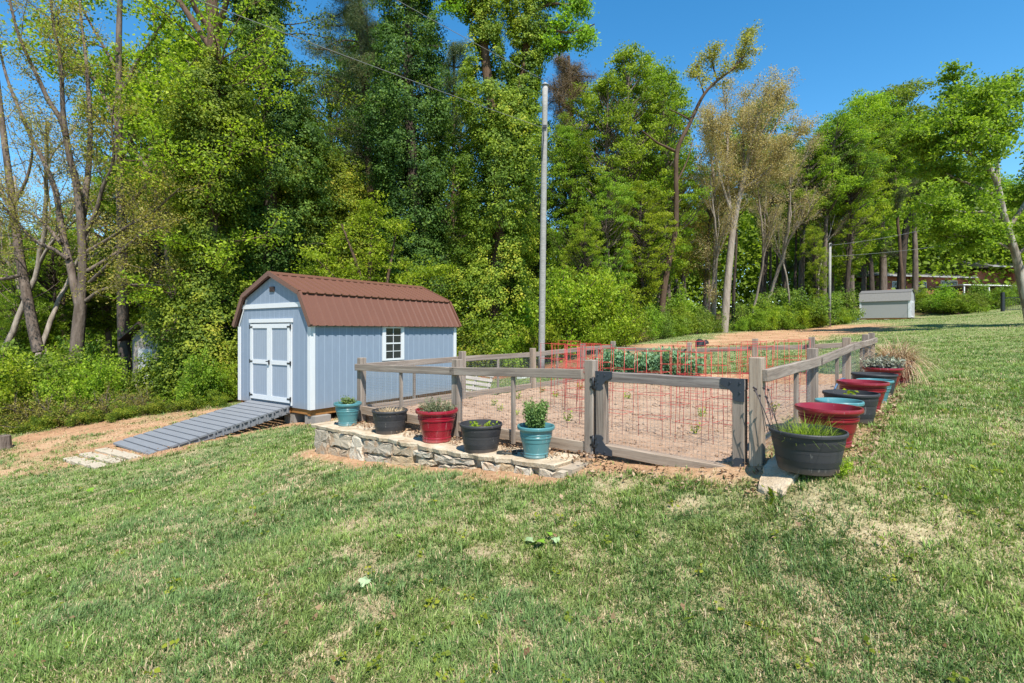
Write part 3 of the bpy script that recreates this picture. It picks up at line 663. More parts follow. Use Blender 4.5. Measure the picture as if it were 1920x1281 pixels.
def span(k0, k1, side, stakes=1, drop=.085, rail=True, m=None):
    x0,y0,t0,b0 = PT[k0]; x1,y1,t1,b1 = PT[k1]; o = outn(side); d = Vector((x1-x0,y1-y0,0)).normalized()
    off = o*.066; e = d*.0
    hgt = .088
    A = Vector((x0,y0,t0-drop-hgt/2))+off-d*.04; Bp = Vector((x1,y1,t1-drop-hgt/2))+off+d*.04
    if k0 == 'f1': A += d*.09
    board('rail', A, Bp, .038, hgt, m or M['wood'], fence, fo)
    zb0, zb1 = b0, b1
    bo = o*.012
    board('kick_board', Vector((x0,y0,zb0+.045))+d*.048+bo, Vector((x1,y1,zb1+.045))-d*.048+bo, .036, .105, M['wood_warm'], fence, fo)
    for s in range(stakes):
        f = (s+1)/(stakes+1); x = x0+(x1-x0)*f; y = y0+(y1-y0)*f
        vpost('stake', x+o.x*.052, y+o.y*.052, zb0*(1-f)+zb1*f-.03, (t0*(1-f)+t1*f)-drop-hgt+.0, .034, M['wood'], fence, fo, FROT, .002)
    wi = -o*.008
    wiremesh((x0+d.x*.05+wi.x, y0+d.y*.05+wi.y), (x1-d.x*.05+wi.x, y1-d.y*.05+wi.y), zb0+.02, t0-drop-.04, zb1+.02, t1-drop-.04, fo, fence)
for k0, k1 in (('f1','f2'),('f2','f3')): span(k0, k1, 'f')
for k0, k1 in (('f3','l1'),('l1','l2'),('l2','l3'),('l3','l4')): span(k0, k1, 'l')
for k0, k1 in (('l4','b1'),('b1','b2'),('b2','b3'),('b3','b4')): span(k0, k1, 'b', 0, .14, m=M['wood_warm'])
for k0, k1 in (('f0','r1'),('r1','r2'),('r2','r3'),('r3','b4')): span(k0, k1, 'r')

# gate
gp0, gp1 = Vector((*G(1.42-.075,0),0)), Vector((*G(.075,0),0)); gdir = (gp1-gp0).normalized()
gate = empty('garden_gate', (gp0.x, gp0.y, ZC-1.13), 0, 'weathered wooden frame gate with dark metal corner brackets and wire mesh infill', 'gate')
go = Vector(gate.location); zt0, zt1, zl0, zl1 = ZC-.365, ZC-.362, ZC-1.098, ZC-1.112
gout = Vector((-.65,-.76,0)); 
vpost('stile', *(gp0+gdir*.045).xy, zl0+.085, zt0-.085, .085, M['wood'], gate, go, FROT)
vpost('stile', *(gp1-gdir*.045).xy, zl1+.085, zt1-.085, .085, M['wood'], gate, go, FROT)
board('top_rail', (gp0.x,gp0.y,zt0-.043), (gp1.x,gp1.y,zt1-.043), .086, .084, M['wood_dark'], gate, go)
board('bottom_rail', (gp0.x,gp0.y,zl0+.043), (gp1.x,gp1.y,zl1+.043), .086, .084, M['wood_warm'], gate, go)
wiremesh((gp0+gdir*.09-gout*.01).xy, (gp1-gdir*.09-gout*.01).xy, zl0+.08, zt0-.08, zl1+.08, zt1-.08, go, gate)
def bracket(p, sx, sz):
    """plate: quarter shape with concave outer edge"""
    L_ = .17; prof = [(0,0),(L_,0),(L_,.05),(L_*.62,.085),(L_*.42,.125),(.085,.150),(.06,L_),(0,L_)]
    X = gdir*sx; Zv = Vector((0,0,sz)); mb = MB(); vs = []
    for t in (.0455, .0515):
        for a, b in prof: v = p + X*a + Zv*b + gout*t - go; vs.append(v)
    n = len(prof); fl = sx*sz > 0
    fs = [tuple(range(n)), tuple(reversed(range(n,2*n)))] + [(i,n+i,n+(i+1)%n,(i+1)%n) for i in range(n)]
    mb.add(vs, fs)
    for a, b in ((.03,.03),(.10,.03),(.03,.10)):
        q = p + X*a + Zv*b + gout*.053 - go; mb.box((-.006,-.006,-.006),(.006,.006,.006), at=q)
    mb.build('corner_bracket', M['plate'], gate)
bracket(Vector((gp0.x,gp0.y,zt0+.004)), 1, -1); bracket(Vector((gp0.x,gp0.y,zl0-.004)), 1, 1)
bracket(Vector((gp1.x,gp1.y,zt1+.004)), -1, -1); bracket(Vector((gp1.x,gp1.y,zl1-.004)), -1, 1)
for z in (zt0-.11, zl0+.10):
    mb = MB(); c = gp0 - gdir*.022 + gout*.05; c.z = z
    mb.tube([c-Vector((0,0,.055))-go, c+Vector((0,0,.055))-go], .011, 8)
    for dz in (-.035, .035): mb.beam(c+Vector((0,0,dz))-go, c+Vector((0,0,dz))-gdir*.035-gout*.01-go, .012, .02); mb.beam(c+Vector((0,0,dz))-go, c+Vector((0,0,dz))+gdir*.04-go, .012, .02)
    mb.build('hinge', M['iron'], gate)

# ------------------------------------------------------------------ tomato cages
def cage_mesh(seed):
    r = random.Random(seed); mb = MB(); s = .125; hh = .92; w_ = .0027
    for sx, sy in ((-1,-1),(1,-1),(1,1),(-1,1)):
        mb.tube([(sx*s, sy*s, -.08), (sx*s*1.04, sy*s*1.04, hh)], w_, 5)
    for z in (.22, .46, .69, hh-.01):
        q = s*(1+.04*z/hh)+.003
        for a, b in (((-q,-q),(q,-q)),((q,-q),(q,q)),((q,q),(-q,q)),((-q,q),(-q,-q))): mb.tube([(*a,z),(*b,z)], w_*.85, 5)
    return mb.mesh('tomato_cage', M['cage'])
cme = cage_mesh(1)
CAGES = [(.50,1.02),(.88,1.0),(1.28,1.02),(1.70,.98),(2.12,.95), (.55,1.95),(1.0,1.9),(1.45,1.95),(2.35,1.6),(2.68,1.72),(3.05,1.9),(3.42,2.15),
         (.45,2.85),(.9,2.8),(1.6,2.9),(3.3,2.95),(3.8,3.1), (.5,3.75),(1.05,3.8)]
cn = {0:'front row nearest the gate', }
for i, (a, b) in enumerate(CAGES):
    x, y = G(a, b); o = link('tomato_cage', cme, None, None, (x, y, float(bedz(a,b))+rb.uniform(-.03,.02)), (rb.uniform(-.03,.03), rb.uniform(-.03,.03), FROT+rb.uniform(-.12,.12)))
    row = 'in the front row close behind the gate' if b < 1.3 else 'in the second row of the bed' if b < 2.4 else 'in the middle rows of the bed' if b < 4.2 else 'in the back row before the leafy bean plants'
    set_props(o, 'square red wire tomato cage '+row, 'tomato cage', 'red tomato cages '+row)

# ------------------------------------------------------------------ pots
def pot_parts(kind):
    if kind == 'barrel':
        R, Hh = .215, .275
        prof = [(.0,0),(R*.75,0),(R*.765,.008),(R*.80,.052),(R*.84,.105),(R*.88,.157),(R*.92,.21),(R*.955,.250),(R*.995,.253),(R*1.0,.258),(R*1.0,Hh-.004),(R*.985,Hh+.002),(R*.955,Hh+.002),(R*.94,Hh-.02),(R*.87,.14),(0,.14)]
        return R, Hh, prof
    if kind == 'teal':
        R, Hh = .18, .30
        prof = [(0,0),(R*.63,0),(R*.66,.006),(R*.665,.02),(R*.645,.026),(R*.66,.033),(R*.665,.045),(R*.65,.05),(R*.80,.185),(R*.84,.19),(R*.845,.205),(R*.82,.211),(R*.86,.216),(R*.865,.231),(R*.845,.237),(R*.89,.262),(R*.97,.264),(R*1.0,.272),(R*1.005,.290),(R*.98,Hh),(R*.93,Hh-.002),(R*.89,Hh-.02),(R*.78,.15),(0,.15)]
        return R, Hh, prof
    R, Hh = .235, .355
    prof = [(0,0),(R*.63,0),(R*.66,.008),(R*.665,.03),(R*.655,.036),(R*.672,.042),(R*.675,.055),(R*.665,.06),(R*.84,.238),(R*.87,.242),(R*.875,.258),(R*.85,.264),(R*.885,.27),(R*.89,.286),(R*.87,.292),(R*.90,.312),(R*.965,.315),(R*.995,.325),(R*1.0,.342),(R*.985,Hh),(R*.93,Hh),(R*.895,Hh-.025),(R*.76,.14),(0,.14)]
    return R, Hh, prof
pot_me = {}
def pot(kind, px, D, z, scale=1, label='', soil=.06, mat=None, tilt=0, group=None, zs=1.0):
    R, Hh, prof = pot_parts(kind); key = (kind, mat)
    if key not in pot_me:
        mb = MB(); mb.lathe(prof, 56); pot_me[key] = mb.mesh('pot_body', M[mat or {'barrel':'barrel','teal':'teal','red':'red'}[kind]])
    x, y = AT(px, D); nm = {'barrel':'barrel_planter','teal':'teal_pot','red':'red_pot'}[kind]
    t = empty(nm, (x, y, z), rb.uniform(0,6), label, 'planter' if kind == 'barrel' else 'flower pot', group); t.scale = (scale, scale, scale*zs); t.rotation_euler[0] = tilt
    link('pot_body', pot_me[key], None, t)
    if kind == 'barrel':
        for z0, z1, r0, r1 in ((.050,.090,.7985,.829),(.170,.215,.890,.924)):
            mb = MB(); mb.lathe([(R*r0-.002,z0),(R*r0+.0022,z0),(R*r1+.0022,z1),(R*r1-.002,z1)], 56); mb.build('hoop', M['band'], t)
    if soil is not None:
        zz = Hh - soil; rr = np.interp(zz, [.14, Hh-.02], [prof[-2][0], prof[-3][0]])-.001; mb = MB(); vs = [(0,0,zz+.012)]; n = 28; fs = []
        for q in (.35,.7,1.0):
            for i in range(n): th = 2*math.pi*i/n; vs.append((rr*q*math.cos(th), rr*q*math.sin(th), zz+(rb.uniform(-.008,.012) if q < 1 else 0)))
        for i in range(n): fs.append((0,1+i,1+(i+1)%n))
        for k in range(2):
            for i in range(n): fs.append((1+k*n+i, 1+(k+1)*n+i, 1+(k+1)*n+(i+1)%n, 1+k*n+(i+1)%n))
        mb.add(vs, fs, True); mb.build('soil', M['potsoil'], t)
    return (x, y, z + (Hh - (soil or 0))*scale*zs, R*scale)
WZ = lambda px, D: float(wtop(np.clip(Ginv(*AT(px, D))[0], 1.3, 5.5))) + .001
GZ = lambda px, D: h1(*AT(px, D)) + .02
P = {}
P['t1'] = pot('teal',652,6.85,WZ(652,6.85),1.0,'teal glazed pot of green herbs on the left end of the stone wall')
P['k1'] = pot('barrel',731,6.28,WZ(731,6.28),1.0,'black barrel planter with dried dead stalks on the stone wall')
P['r1'] = pot('red',819,5.72,WZ(819,5.72),1.0,'glossy red pot of thyme on the stone wall beside a fence post')
P['k2'] = pot('barrel',902,5.17,WZ(902,5.17),1.0,'black barrel planter with two small lettuce sprouts on the stone wall')
P['t2'] = pot('teal',1005,4.74,WZ(1005,4.74),.96,'teal glazed pot holding a rosemary bush near the gate')
P['k3'] = pot('barrel',1514,3.46,ZC-.925,1.09,'nearest black barrel planter full of chives beside the gate corner', zs=.88)
P['r2'] = pot('red',1553,4.05,ZC-.593-.30,1.0,'empty red pot with glossy pink-red interior behind the chives planter', .13, 'red2', zs=.845)
P['t3'] = pot('teal',1573,4.46,ZC-.60-.275,1.02,'teal pot mostly hidden behind the empty red pot', .1, zs=.9)
P['k4'] = pot('barrel',1595,4.80,ZC-.575-.26,1.06,'black barrel planter with one lime green sprout along the right fence', .07, zs=.9)
P['r3'] = pot('red',1617,5.42,ZC-.53-.30,1.0,'dark red pot between two black barrel planters along the right fence', .13, 'red2', zs=.845)
P['t4'] = pot('teal',1640,5.86,ZC-.56-.25,1.0,'teal pot peeking out between a red pot and a black barrel', .1, zs=.85)
P['k5'] = pot('barrel',1639,6.25,ZC-.52-.265,1.1,'farthest black barrel planter along the right fence', .1, zs=.88)
P['r4'] = pot('red',1655,7.05,ZC-.50-.30,1.0,'red pot of purple-grey succulents along the right fence', .03, 'red2', zs=.845)
P['r5'] = pot('red',1681,7.5,ZC-.44-.32,.92,'farthest red pot overflowing with dry straw-coloured grass', .03, 'red2')

# plants standing in the pots
def blades_mesh(name, rs, n, R, h0, h1_, wd, spread, m, curl=.6):
    """arching grassy blades from a clump at the origin"""
    th = rs.rand(n)*2*math.pi; r = R*np.sqrt(rs.rand(n)); bx, by = r*np.cos(th), r*np.sin(th)
    az = th + rs.normal(size=n)*.8; ln = spread*(.3+.9*rs.rand(n))*(.4+r/R); hg = h0+(h1_-h0)*rs.rand(n)
    K = 5; Vs = []
    sx, sy = -np.sin(az), np.cos(az)
    for k in range(K):
        f = k/(K-1); o = hg*np.sin(ln)*f**1.4; u = hg*np.cos(ln*.7)*f - curl*hg*ln*.35*f**3; w_ = wd*(1-.85*f)
        for s in (-.5,.5): Vs.append(np.stack([bx+np.cos(az)*o+sx*w_*s, by+np.sin(az)*o+sy*w_*s, u], -1))
    V = np.stack(Vs, 1).reshape(-1,3); q = np.array([(2*k,2*k+1,2*k+3,2*k+2) for k in range(K-1)])
    Fc = (q[None]+2*K*np.arange(n)[:,None,None]).reshape(-1,4)
    return npmesh(name, V, Fc, m, {'tone': np.repeat(np.clip(rs.normal(.5,.25,n),0,1), K-1)})
def sprigs_mesh(name, rs, n, R, h0, h1_, spread, leaf, per, m, droop=0, stem=None):
    """upright leafy stems: many small leaves along each stem"""
    PP=[]; NN=[]; TT=[]; ST=[]
    for i in range(n):
        th = rs.rand()*2*math.pi; r = R*math.sqrt(rs.rand()); hg = h0+(h1_-h0)*rs.rand(); ln = spread*(r/R)*(.5+rs.rand()); tone = rs.rand()
        d = np.array([math.cos(th)*math.sin(ln), math.sin(th)*math.sin(ln), math.cos(ln)]); b = np.array([r*math.cos(th)*.6, r*math.sin(th)*.6, 0])
        f = rs.rand(per)**.8; p = b + d*hg*f[:,None] + rs.normal(size=(per,3))*leaf*.5; PP.append(p); ST.append(np.array([b-d*.01, b+d*hg*.5, b+d*hg*.97]))
        NN.append(nrm(rs.normal(size=(per,3)) + d*.3 + [0,0,.4])); TT.append(.15+.45*f+.25*tone+.15*rs.rand(per))
    V, Fc = leaf_arr(rs, np.concatenate(PP), np.concatenate(NN), leaf*(.7+.6*rs.rand(n*per)), .45); TT = np.concatenate(TT); o = len(V)
    for P_ in ST:
        v, f = tube_arr(P_, np.linspace(leaf*.07+.0008, leaf*.03, len(P_)), 4); V = np.concatenate([V, v]); Fc = np.concatenate([Fc, f+o]); o += len(v); TT = np.concatenate([TT, np.full(len(f), .25)])
    return npmesh(name, V, Fc, m, {'tone': np.clip(TT, 0, 1)})
def plant(name, me, key, label, cat='plant', dz=0):
    x, y, z, R = P[key]; o = link(name, me, None, None, (x, y, z+dz)); return set_props(o, label, cat)
rs = np.random.RandomState(12)
plant('herb_plant', sprigs_mesh('herb_plant', rs, 55, .10, .07, .14, .5, .022, 26, L['herb']), 't1', 'low bright green herb growing in the leftmost teal pot')
plant('dead_stalks', blades_mesh('dead_stalks', rs, 260, .15, .05, .11, .010, 1.2, L['straw'], .3), 'k1', 'dry brown dead stalks in a black barrel planter')
plant('thyme_plant', sprigs_mesh('thyme_plant', rs, 150, .19, .10, .20, .9, .017, 24, L['sage']), 'r1', 'wispy grey-green thyme bush in the red pot on the wall')
for dx, dy, s in ((-.06,.02,1),(.09,.03,.8)):
    me = sprigs_mesh('lettuce_sprout', rs, 8, .03, .03, .06, 1.2, .05*s, 4, L['lime']); x, y, z, R = P['k2']
    set_props(link('lettuce_sprout', me, None, None, (x+dx, y+dy, z+.01)), 'larger lettuce sprout on the left in a black barrel planter' if s == 1 else 'smaller lettuce sprout on the right in a black barrel planter', 'plant')
plant('rosemary_bush', sprigs_mesh('rosemary_bush', rs, 60, .10, .16, .30, .26, .024, 70, L['herb']), 't2', 'upright grey-green rosemary bush in a teal pot by the gate')
plant('chive_clump', blades_mesh('chive_clump', rs, 380, .15, .06, .20, .005, 1.35, L['green'], .5), 'k3', 'arching clump of green chives in the nearest black barrel')
plant('lime_sprout', sprigs_mesh('lime_sprout', rs, 12, .05, .03, .07, 1.1, .05, 6, L['lime']), 'k4', 'small lime green sprout in a black barrel along the fence')
plant('succulent_plant', sprigs_mesh('succulent_plant', rs, 70, .2, .08, .2, .9, .05, 16, L['lilac']), 'r4', 'purple-grey leafy succulents filling a red pot')
plant('dry_grass_clump', blades_mesh('dry_grass_clump', rs, 900, .19, .25, .58, .010, 1.7, L['straw'], 1.2), 'r5', 'shaggy dry straw-coloured grass spilling from the farthest red pot')
# chive flowers on thin stalks
mb = MB(); x, y, z, R = P['k3']
for i in range(9):
    a = rb.uniform(2.2, 4.2); r = rb.uniform(.05,.16); h_ = rb.uniform(.2,.33); p = (r*math.cos(a), r*math.sin(a)+.05, 0); q = (p[0]-rb.uniform(0,.12), p[1]+rb.uniform(0,.1), h_)
    mb.tube([p, ((p[0]+q[0])/2, (p[1]+q[1])/2, h_*.55), q], .0022, 4); mb.lathe([(0,0)], 3) if False else mb.box((-.006,-.006,-.006),(.006,.006,.006), rot=Matrix.Rotation(.7,3,(1,1,0)), at=q)
set_props(mb.build('flower_stalks', L['lilac'], None, (x-.1, y+.08, z)), 'thin pale flower stalks leaning over the nearest black barrel', 'plant')
me = sprigs_mesh('weed_clump', rs, 30, .10, .05, .13, .7, .02, 22, L['lime']); x, y = AT(1562, 3.36)
set_props(link('weed_clump', me, None, None, (x, y, h1(x,y))), 'lime green weed growing at the foot of the nearest black barrel', 'plant')
me = sprigs_mesh('seedling', rs, 4, .03, .02, .05, 1.3, .05, 3, L['lime']); x, y = AT(1453, 3.33)
set_props(link('seedling', me, None, None, (x, y, h1(x,y)+.01)), 'tiny two leaf seedling at the edge of the pale corner flagstone', 'plant')

# bean row at the back of the bed, seedlings, mulch stalks
bp = sprigs_mesh('bean_plant', rs, 16, .13, .28, .50, .35, .075, 22, L['bean']); q = 0
for i in range(11):
    a = 2.75 + i*.205; b = 5.75 + rb.uniform(-.12,.12); x, y = G(a, b)
    o = link('bean_plant', bp, None, None, (x, y, float(bedz(a,b))), (0,0,rb.uniform(0,6))); s = rb.uniform(1.0,1.4); o.scale = (s,s,s*rb.uniform(1.0,1.25))
    set_props(o, 'leafy bean plant in the row at the back of the garden bed', 'plant', 'bean plants in the back row')
sd = sprigs_mesh('vegetable_seedling', rs, 7, .04, .05, .13, .6, .045, 4, L['lime'])
for a, b in ((3.7,1.3),(4.1,1.6),(3.3,1.2),(4.3,2.4),(3.9,2.9),(4.5,3.3),(2.5,1.2),(1.0,1.4),(1.3,2.4),(4.2,4.1),(3.5,3.5),(2.8,3.3),(.7,3.3)):
    x, y = G(a, b); o = link('vegetable_seedling', sd, None, None, (x, y, float(bedz(a,b))), (0,0,rb.uniform(0,6))); s = rb.uniform(.6,1.15); o.scale = (s,s,s)
    set_props(o, 'small green vegetable seedling growing in the bare garden soil', 'plant', 'seedlings in the garden bed')
# garden hose along the right-hand fence and black hose end by the pots
def hose(name, pts, r, m, label):
    P_ = np.array(pts); t = np.linspace(0, len(P_)-1, 40); c = []
    for u in t:
        i = min(int(u), len(P_)-2); f = u-i; p0 = P_[max(i-1,0)]; p1 = P_[i]; p2 = P_[i+1]; p3 = P_[min(i+2,len(P_)-1)]
        c.append(.5*((2*p1)+(-p0+p2)*f+(2*p0-5*p1+4*p2-p3)*f*f+(-p0+3*p1-3*p2+p3)*f**3))
    c = np.array(c); o = c[0].copy(); mb = MB(); mb.tube(c-o, r, 8); return set_props(mb.build(name, m, None, tuple(o)), label, 'hose')
g3 = lambda a, b, dz: (*G(a,b), float(bedz(max(a,0),b))+dz)
hose('garden_hose', [g3(-.12,1.7,.03),g3(-.10,2.1,.18),g3(-.10,2.5,.38),g3(-.09,3.0,.47),g3(-.09,3.5,.40),g3(-.1,3.7,.1)], .010, M['hose'], 'blue-grey garden hose looped over against the right fence')
x, y = AT(958,4.93); z = WZ(958,4.93)+.012
hose('hose_end', [(x+.16,y+.05,z),(x+.02,y+.06,z),(x-.12,y+.02,z),(x-.10,y-.04,z),(x+.06,y-.05,z)], .009, M['hose_black'], 'short loop of black hose lying on the wall beside the rosemary pot')
# dry leaf litter behind the front pots and along the right-hand pots
def litter(n, fn, seed):
    rs = np.random.RandomState(seed); p = fn(n, rs); N = nrm(rs.normal(size=(n,3))*.6+[0,0,1]); return p, N
def lit_front(n, rs):
    t = 1.2+4.1*rs.rand(n); o = .04+.3*rs.rand(n)**1.5; x = GC[0]+GU[0]*t-.65*o; y = GC[1]+GU[1]*t-.76*o
    return np.stack([x, y, wtop(np.clip(t,1.3,5.5))+.012+.02*rs.rand(n)], -1)
def lit_right(n, rs):
    b = .1+6.6*rs.rand(n); o = .06+.6*rs.rand(n); x = GC[0]+GV[0]*b+.76*o; y = GC[1]+GV[1]*b-.65*o
    return np.stack([x, y, H(x, y)+.02+.02*rs.rand(n)], -1)
def lit_gate(n, rs):
    t = -.2+1.9*rs.rand(n); o = .1+.35*rs.rand(n); x = GC[0]+GU[0]*t-.65*o; y = GC[1]+GU[1]*t-.76*o
    return np.stack([x, y, H(x, y)+.012+.015*rs.rand(n)], -1)
def lit_left(n, rs):
    A_ = np.array(DIRTL); x = rs.uniform(A_[:,0].min(), A_[:,0].max(), n*6); y = rs.uniform(A_[:,1].min(), A_[:,1].max(), n*6)
    d = pdist(x, y, DIRTL); ok = (d > -.15) & (rs.rand(n*6) < fbm(x*1.3, y*1.3, s=61)**2*1.7); x, y = x[ok][:n], y[ok][:n]; q = n-len(x); x = np.concatenate([x, x[:q]+.03]); y = np.concatenate([y, y[:q]+.02])
    return np.stack([x, y, H(x, y)+.02+.03*rs.rand(len(x))], -1)
PA = [litter(900, lit_front, 1), litter(1500, lit_right, 2), litter(260, lit_gate, 3), litter(2500, lit_left, 4)]; NL = sum(len(a) for a, _ in PA)
me = leaves_mesh('leaf_litter', np.random.RandomState(4), np.concatenate([a for a,_ in PA]), np.concatenate([b for _,b in PA]), .02+.035*np.random.RandomState(5).rand(NL), np.random.RandomState(6).rand(NL), L['litter'], .5)
set_props(link('leaf_litter', me), 'dry tan leaf litter around the pots and the gate', 'leaf litter', kind='stuff')

# broad-leaved weeds and brown dead leaves scattered through the lawn
rs = np.random.RandomState(91); x, y = frost(520, 1.7, 14, -1.1, 1.1, rs); d_, m_, f_, dr_, g_ = masks(x, y); ok = (d_ < .3) & (f_ < .2) & (rs.rand(520) < .35+.65*(fbm(x*1.1, y*1.1, s=93) > .5)); x, y = x[ok], y[ok]; k = 7; n = len(x)
th = rs.rand(n,k)*6.28; rr = (.008+.03*rs.rand(n,k)); xx = (x[:,None]+rr*np.cos(th)).ravel(); yy = (y[:,None]+rr*np.sin(th)).ravel(); zz = H(xx, yy)+.022+.025*rs.rand(n*k)
me = leaves_mesh('lawn_weeds', rs, np.stack([xx,yy,zz],-1), nrm(rs.normal(size=(n*k,3))*.45+[0,0,1]), .016+.018*rs.rand(n*k), .35+.5*np.repeat(rs.rand(n),k), L['ivy'], .8)
set_props(link('lawn_weeds', me), 'small broad-leaved weeds and clover dotted through the lawn', 'weeds', kind='stuff')
rs = np.random.RandomState(92); x, y = frost(420, 1.7, 12, -1.1, 1.1, rs); f_ = masks(x, y)[2]; ok = f_ < .2; x, y = x[ok], y[ok]; n = len(x)
me = leaves_mesh('dead_leaves', rs, np.stack([x,y,H(x,y)+.03+.02*rs.rand(n)],-1), nrm(rs.normal(size=(n,3))*.6+[0,0,1]), .018+.035*rs.rand(n)**2, .7*rs.rand(n), L['litter'], .55)
set_props(link('dead_leaves', me), 'small brown dead leaves scattered over the lawn', 'dead leaves', kind='stuff')

# fallen leaves on the lawn
def maple(size, m, px, py, label, seed, grp=None):
    rs = random.Random(seed); n = 22; vs = [(0,0,.01)]
    for i in range(n):
        a = 2*math.pi*i/n; r = size*(.5+.5*abs(math.cos(a*2.5))**.8)*rs.uniform(.85,1.1); vs.append((r*math.cos(a), r*math.sin(a), size*.22*math.sin(a*2+seed)+size*.1*rs.random()))
    mb = MB(); mb.add(vs, [(0,1+i,1+(i+1)%n) for i in range(n)])
    x, y = GR(px, py); o = mb.build('fallen_leaf', m, None, (x, y, h1(x,y)+.035), (rs.uniform(-.3,.3), rs.uniform(-.3,.3), rs.uniform(0,6)))
    return set_props(o, label, 'leaf', grp)
lf_pale = paint('pale_leaf_underside', (.36,.46,.24), .6); lf_green = paint('bright_leaf', (.16,.30,.02), .5); lf_mid = paint('leaf_backs', (.27,.37,.17), .6)
maple(.045, lf_pale, 685, 1104, 'pale green star-shaped fallen leaf on the lawn', 1)
maple(.052, lf_green, 1010, 1030, 'bright green fallen leaf, biggest of the cluster on the lawn', 2)
maple(.035, lf_mid, 992, 1026, 'curled pale fallen leaf left of the big bright one', 3); maple(.03, lf_green, 1030, 1013, 'small bright fallen leaf behind the leaf cluster', 4); maple(.03, lf_mid, 1043, 1022, 'pale fallen leaf on the right of the leaf cluster', 5)
maple(.06, lf_green, 168, 924, 'bright fallen leaf on the left lawn nearest the picture edge', 6); maple(.05, lf_green, 247, 926, 'bright fallen leaf on the left lawn below the ramp', 7)
maple(.03, lf_green, 747, 1016, 'tiny bright fallen leaf alone on the middle lawn', 8)

# ------------------------------------------------------------------ garden shed
Z0 = ZC - 1.77
shed = empty('garden_shed', (SO[0], SO[1], Z0), SROT, 'blue-grey gambrel garden shed with brown metal roof and white double door', 'shed')
EV, KN, KX, RG = 1.90, 2.61, .36, 3.10        # eave, knee height, knee inset, ridge
prof = [(0,0),(SW,0),(SW,EV),(SW-KX,KN-.02),(SW/2,RG-.03),(KX,KN-.02),(0,EV)]
mb = MB(); n = len(prof)
mb.add([(x,0,z) for x,z in prof] + [(x,SL,z) for x,z in prof], [tuple(range(n)), tuple(reversed(range(n,2*n)))] + [(i,n+i,n+(i+1)%n,(i+1)%n) for i in range(n)])
mb.build('wall', M['siding'], shed)
# ribbed metal roof, one panel per slope
def roofpanel(name, p, q, y0, y1, nrmv, rib=.2286, hgt=.024):
    """p,q = (x,z) bottom and top of slope"""
    ys = []; y = y0
    while y < y1 - 1e-6:
        for dy, h in ((0,0),(rib*.62,0),(rib*.70,hgt),(rib*.86,hgt),(rib*.94,0)):
            if y+dy <= y1: ys.append((y+dy, h))
        y += rib
    ys.append((y1, 0)); vs = []; fs = []
    for y, h in ys:
        for (x, z) in (p, q):
            vs.append((x+nrmv[0]*h, y, z+nrmv[1]*h)); vs.append((x-nrmv[0]*.014, y, z-nrmv[1]*.014))
    for i in range(len(ys)-1):
        a, b = 4*i, 4*i+4; fs += [(a,b,b+2,a+2),(a+1,a+3,b+3,b+1),(a,a+1,b+1,b),(a+2,b+2,b+3,a+3)]
    mb = MB(); mb.add(vs, fs); return mb
def nv(p, q, s):
    d = Vector((q[0]-p[0], q[1]-p[1])).normalized(); v = Vector((-d.y, d.x)); return v if v.x*s > 0 or abs(v.x) < 1e-6 else -v
OH = .11; e_r, k_r, r_ = (SW+OH, EV-.02), (SW-KX+.035, KN+.02), (SW/2, RG+.02)
mirror = lambda p: (SW-p[0], p[1])
for s, f in ((1, lambda p: p), (-1, mirror)):
    e, k2, r2 = f(e_r), f(k_r), f(r_)
    k_up = f((SW-KX+.085, KN-.005)); n1 = nv(e, k2, s); n2 = nv(k2, r2, s)
    roofpanel('r', e, k2, -.08, SL+.08, n1).build('roof_lower', M['brown_metal'], shed)
    o2 = (n2[0]*.03, n2[1]*.03)
    roofpanel('r', (k_up[0]+o2[0], k_up[1]+o2[1]), (r2[0]+o2[0], r2[1]+o2[1]-.004), -.08, SL+.08, n2).build('roof_upper', M['brown_metal'], shed)
mb = MB()
for s in (-1, 1):
    d = Vector((SW/2+s*.17, RG+.02-.07)); mb.add([(SW/2,-.09,RG+.083),(SW/2,SL+.09,RG+.083),(SW/2+s*.17,SL+.09,RG+.012),(SW/2+s*.17,-.09,RG+.012),(SW/2,-.09,RG+.065),(SW/2,SL+.09,RG+.065),(SW/2+s*.17,SL+.09,RG-.004),(SW/2+s*.17,-.09,RG-.004)],
        [(0,1,2,3),(7,6,5,4),(3,2,6,7),(0,3,7,4),(1,5,6,2)])
mb.build('ridge_cap', M['brown_metal'], shed)
# rake trims along both gables
for y0, y1, nm in ((-.112,-.05,'rake_trim'),(SL+.05,SL+.112,'rake_trim')):
    mb = MB()
    for f in (lambda p: p, mirror):
        for a, b in ((e_r, k_r), (k_r, (SW/2, RG+.035))):
            a2, b2 = f(a), f(b); d = (Vector(b2)-Vector(a2)).normalized(); nn = Vector((-d.y, d.x)); nn = nn if nn.y > 0 or (abs(nn.y) < .8 and nn.x*(1 if f is not mirror else -1) > 0) else -nn
            if f is mirror and nn.x > 0: nn = -nn
            if f is not mirror and nn.x < 0: nn = -nn
            q = [Vector(a2)+nn*.055, Vector(b2)+nn*.055, Vector(b2)-nn*.055, Vector(a2)-nn*.055]
            mb.add([(v.x,y0,v.y) for v in q] + [(v.x,y1,v.y) for v in q], [(0,1,2,3),(7,6,5,4)] + [(i,4+i,4+(i+1)%4,(i+1)%4) for i in range(4)])
    mb.build(nm, M['brown_metal'], shed)
def tb(name, a, b, m, parent=None):
    mb = MB(); mb.box(a, b); return mb.build(name, M[m], parent or shed, bevel=.003)
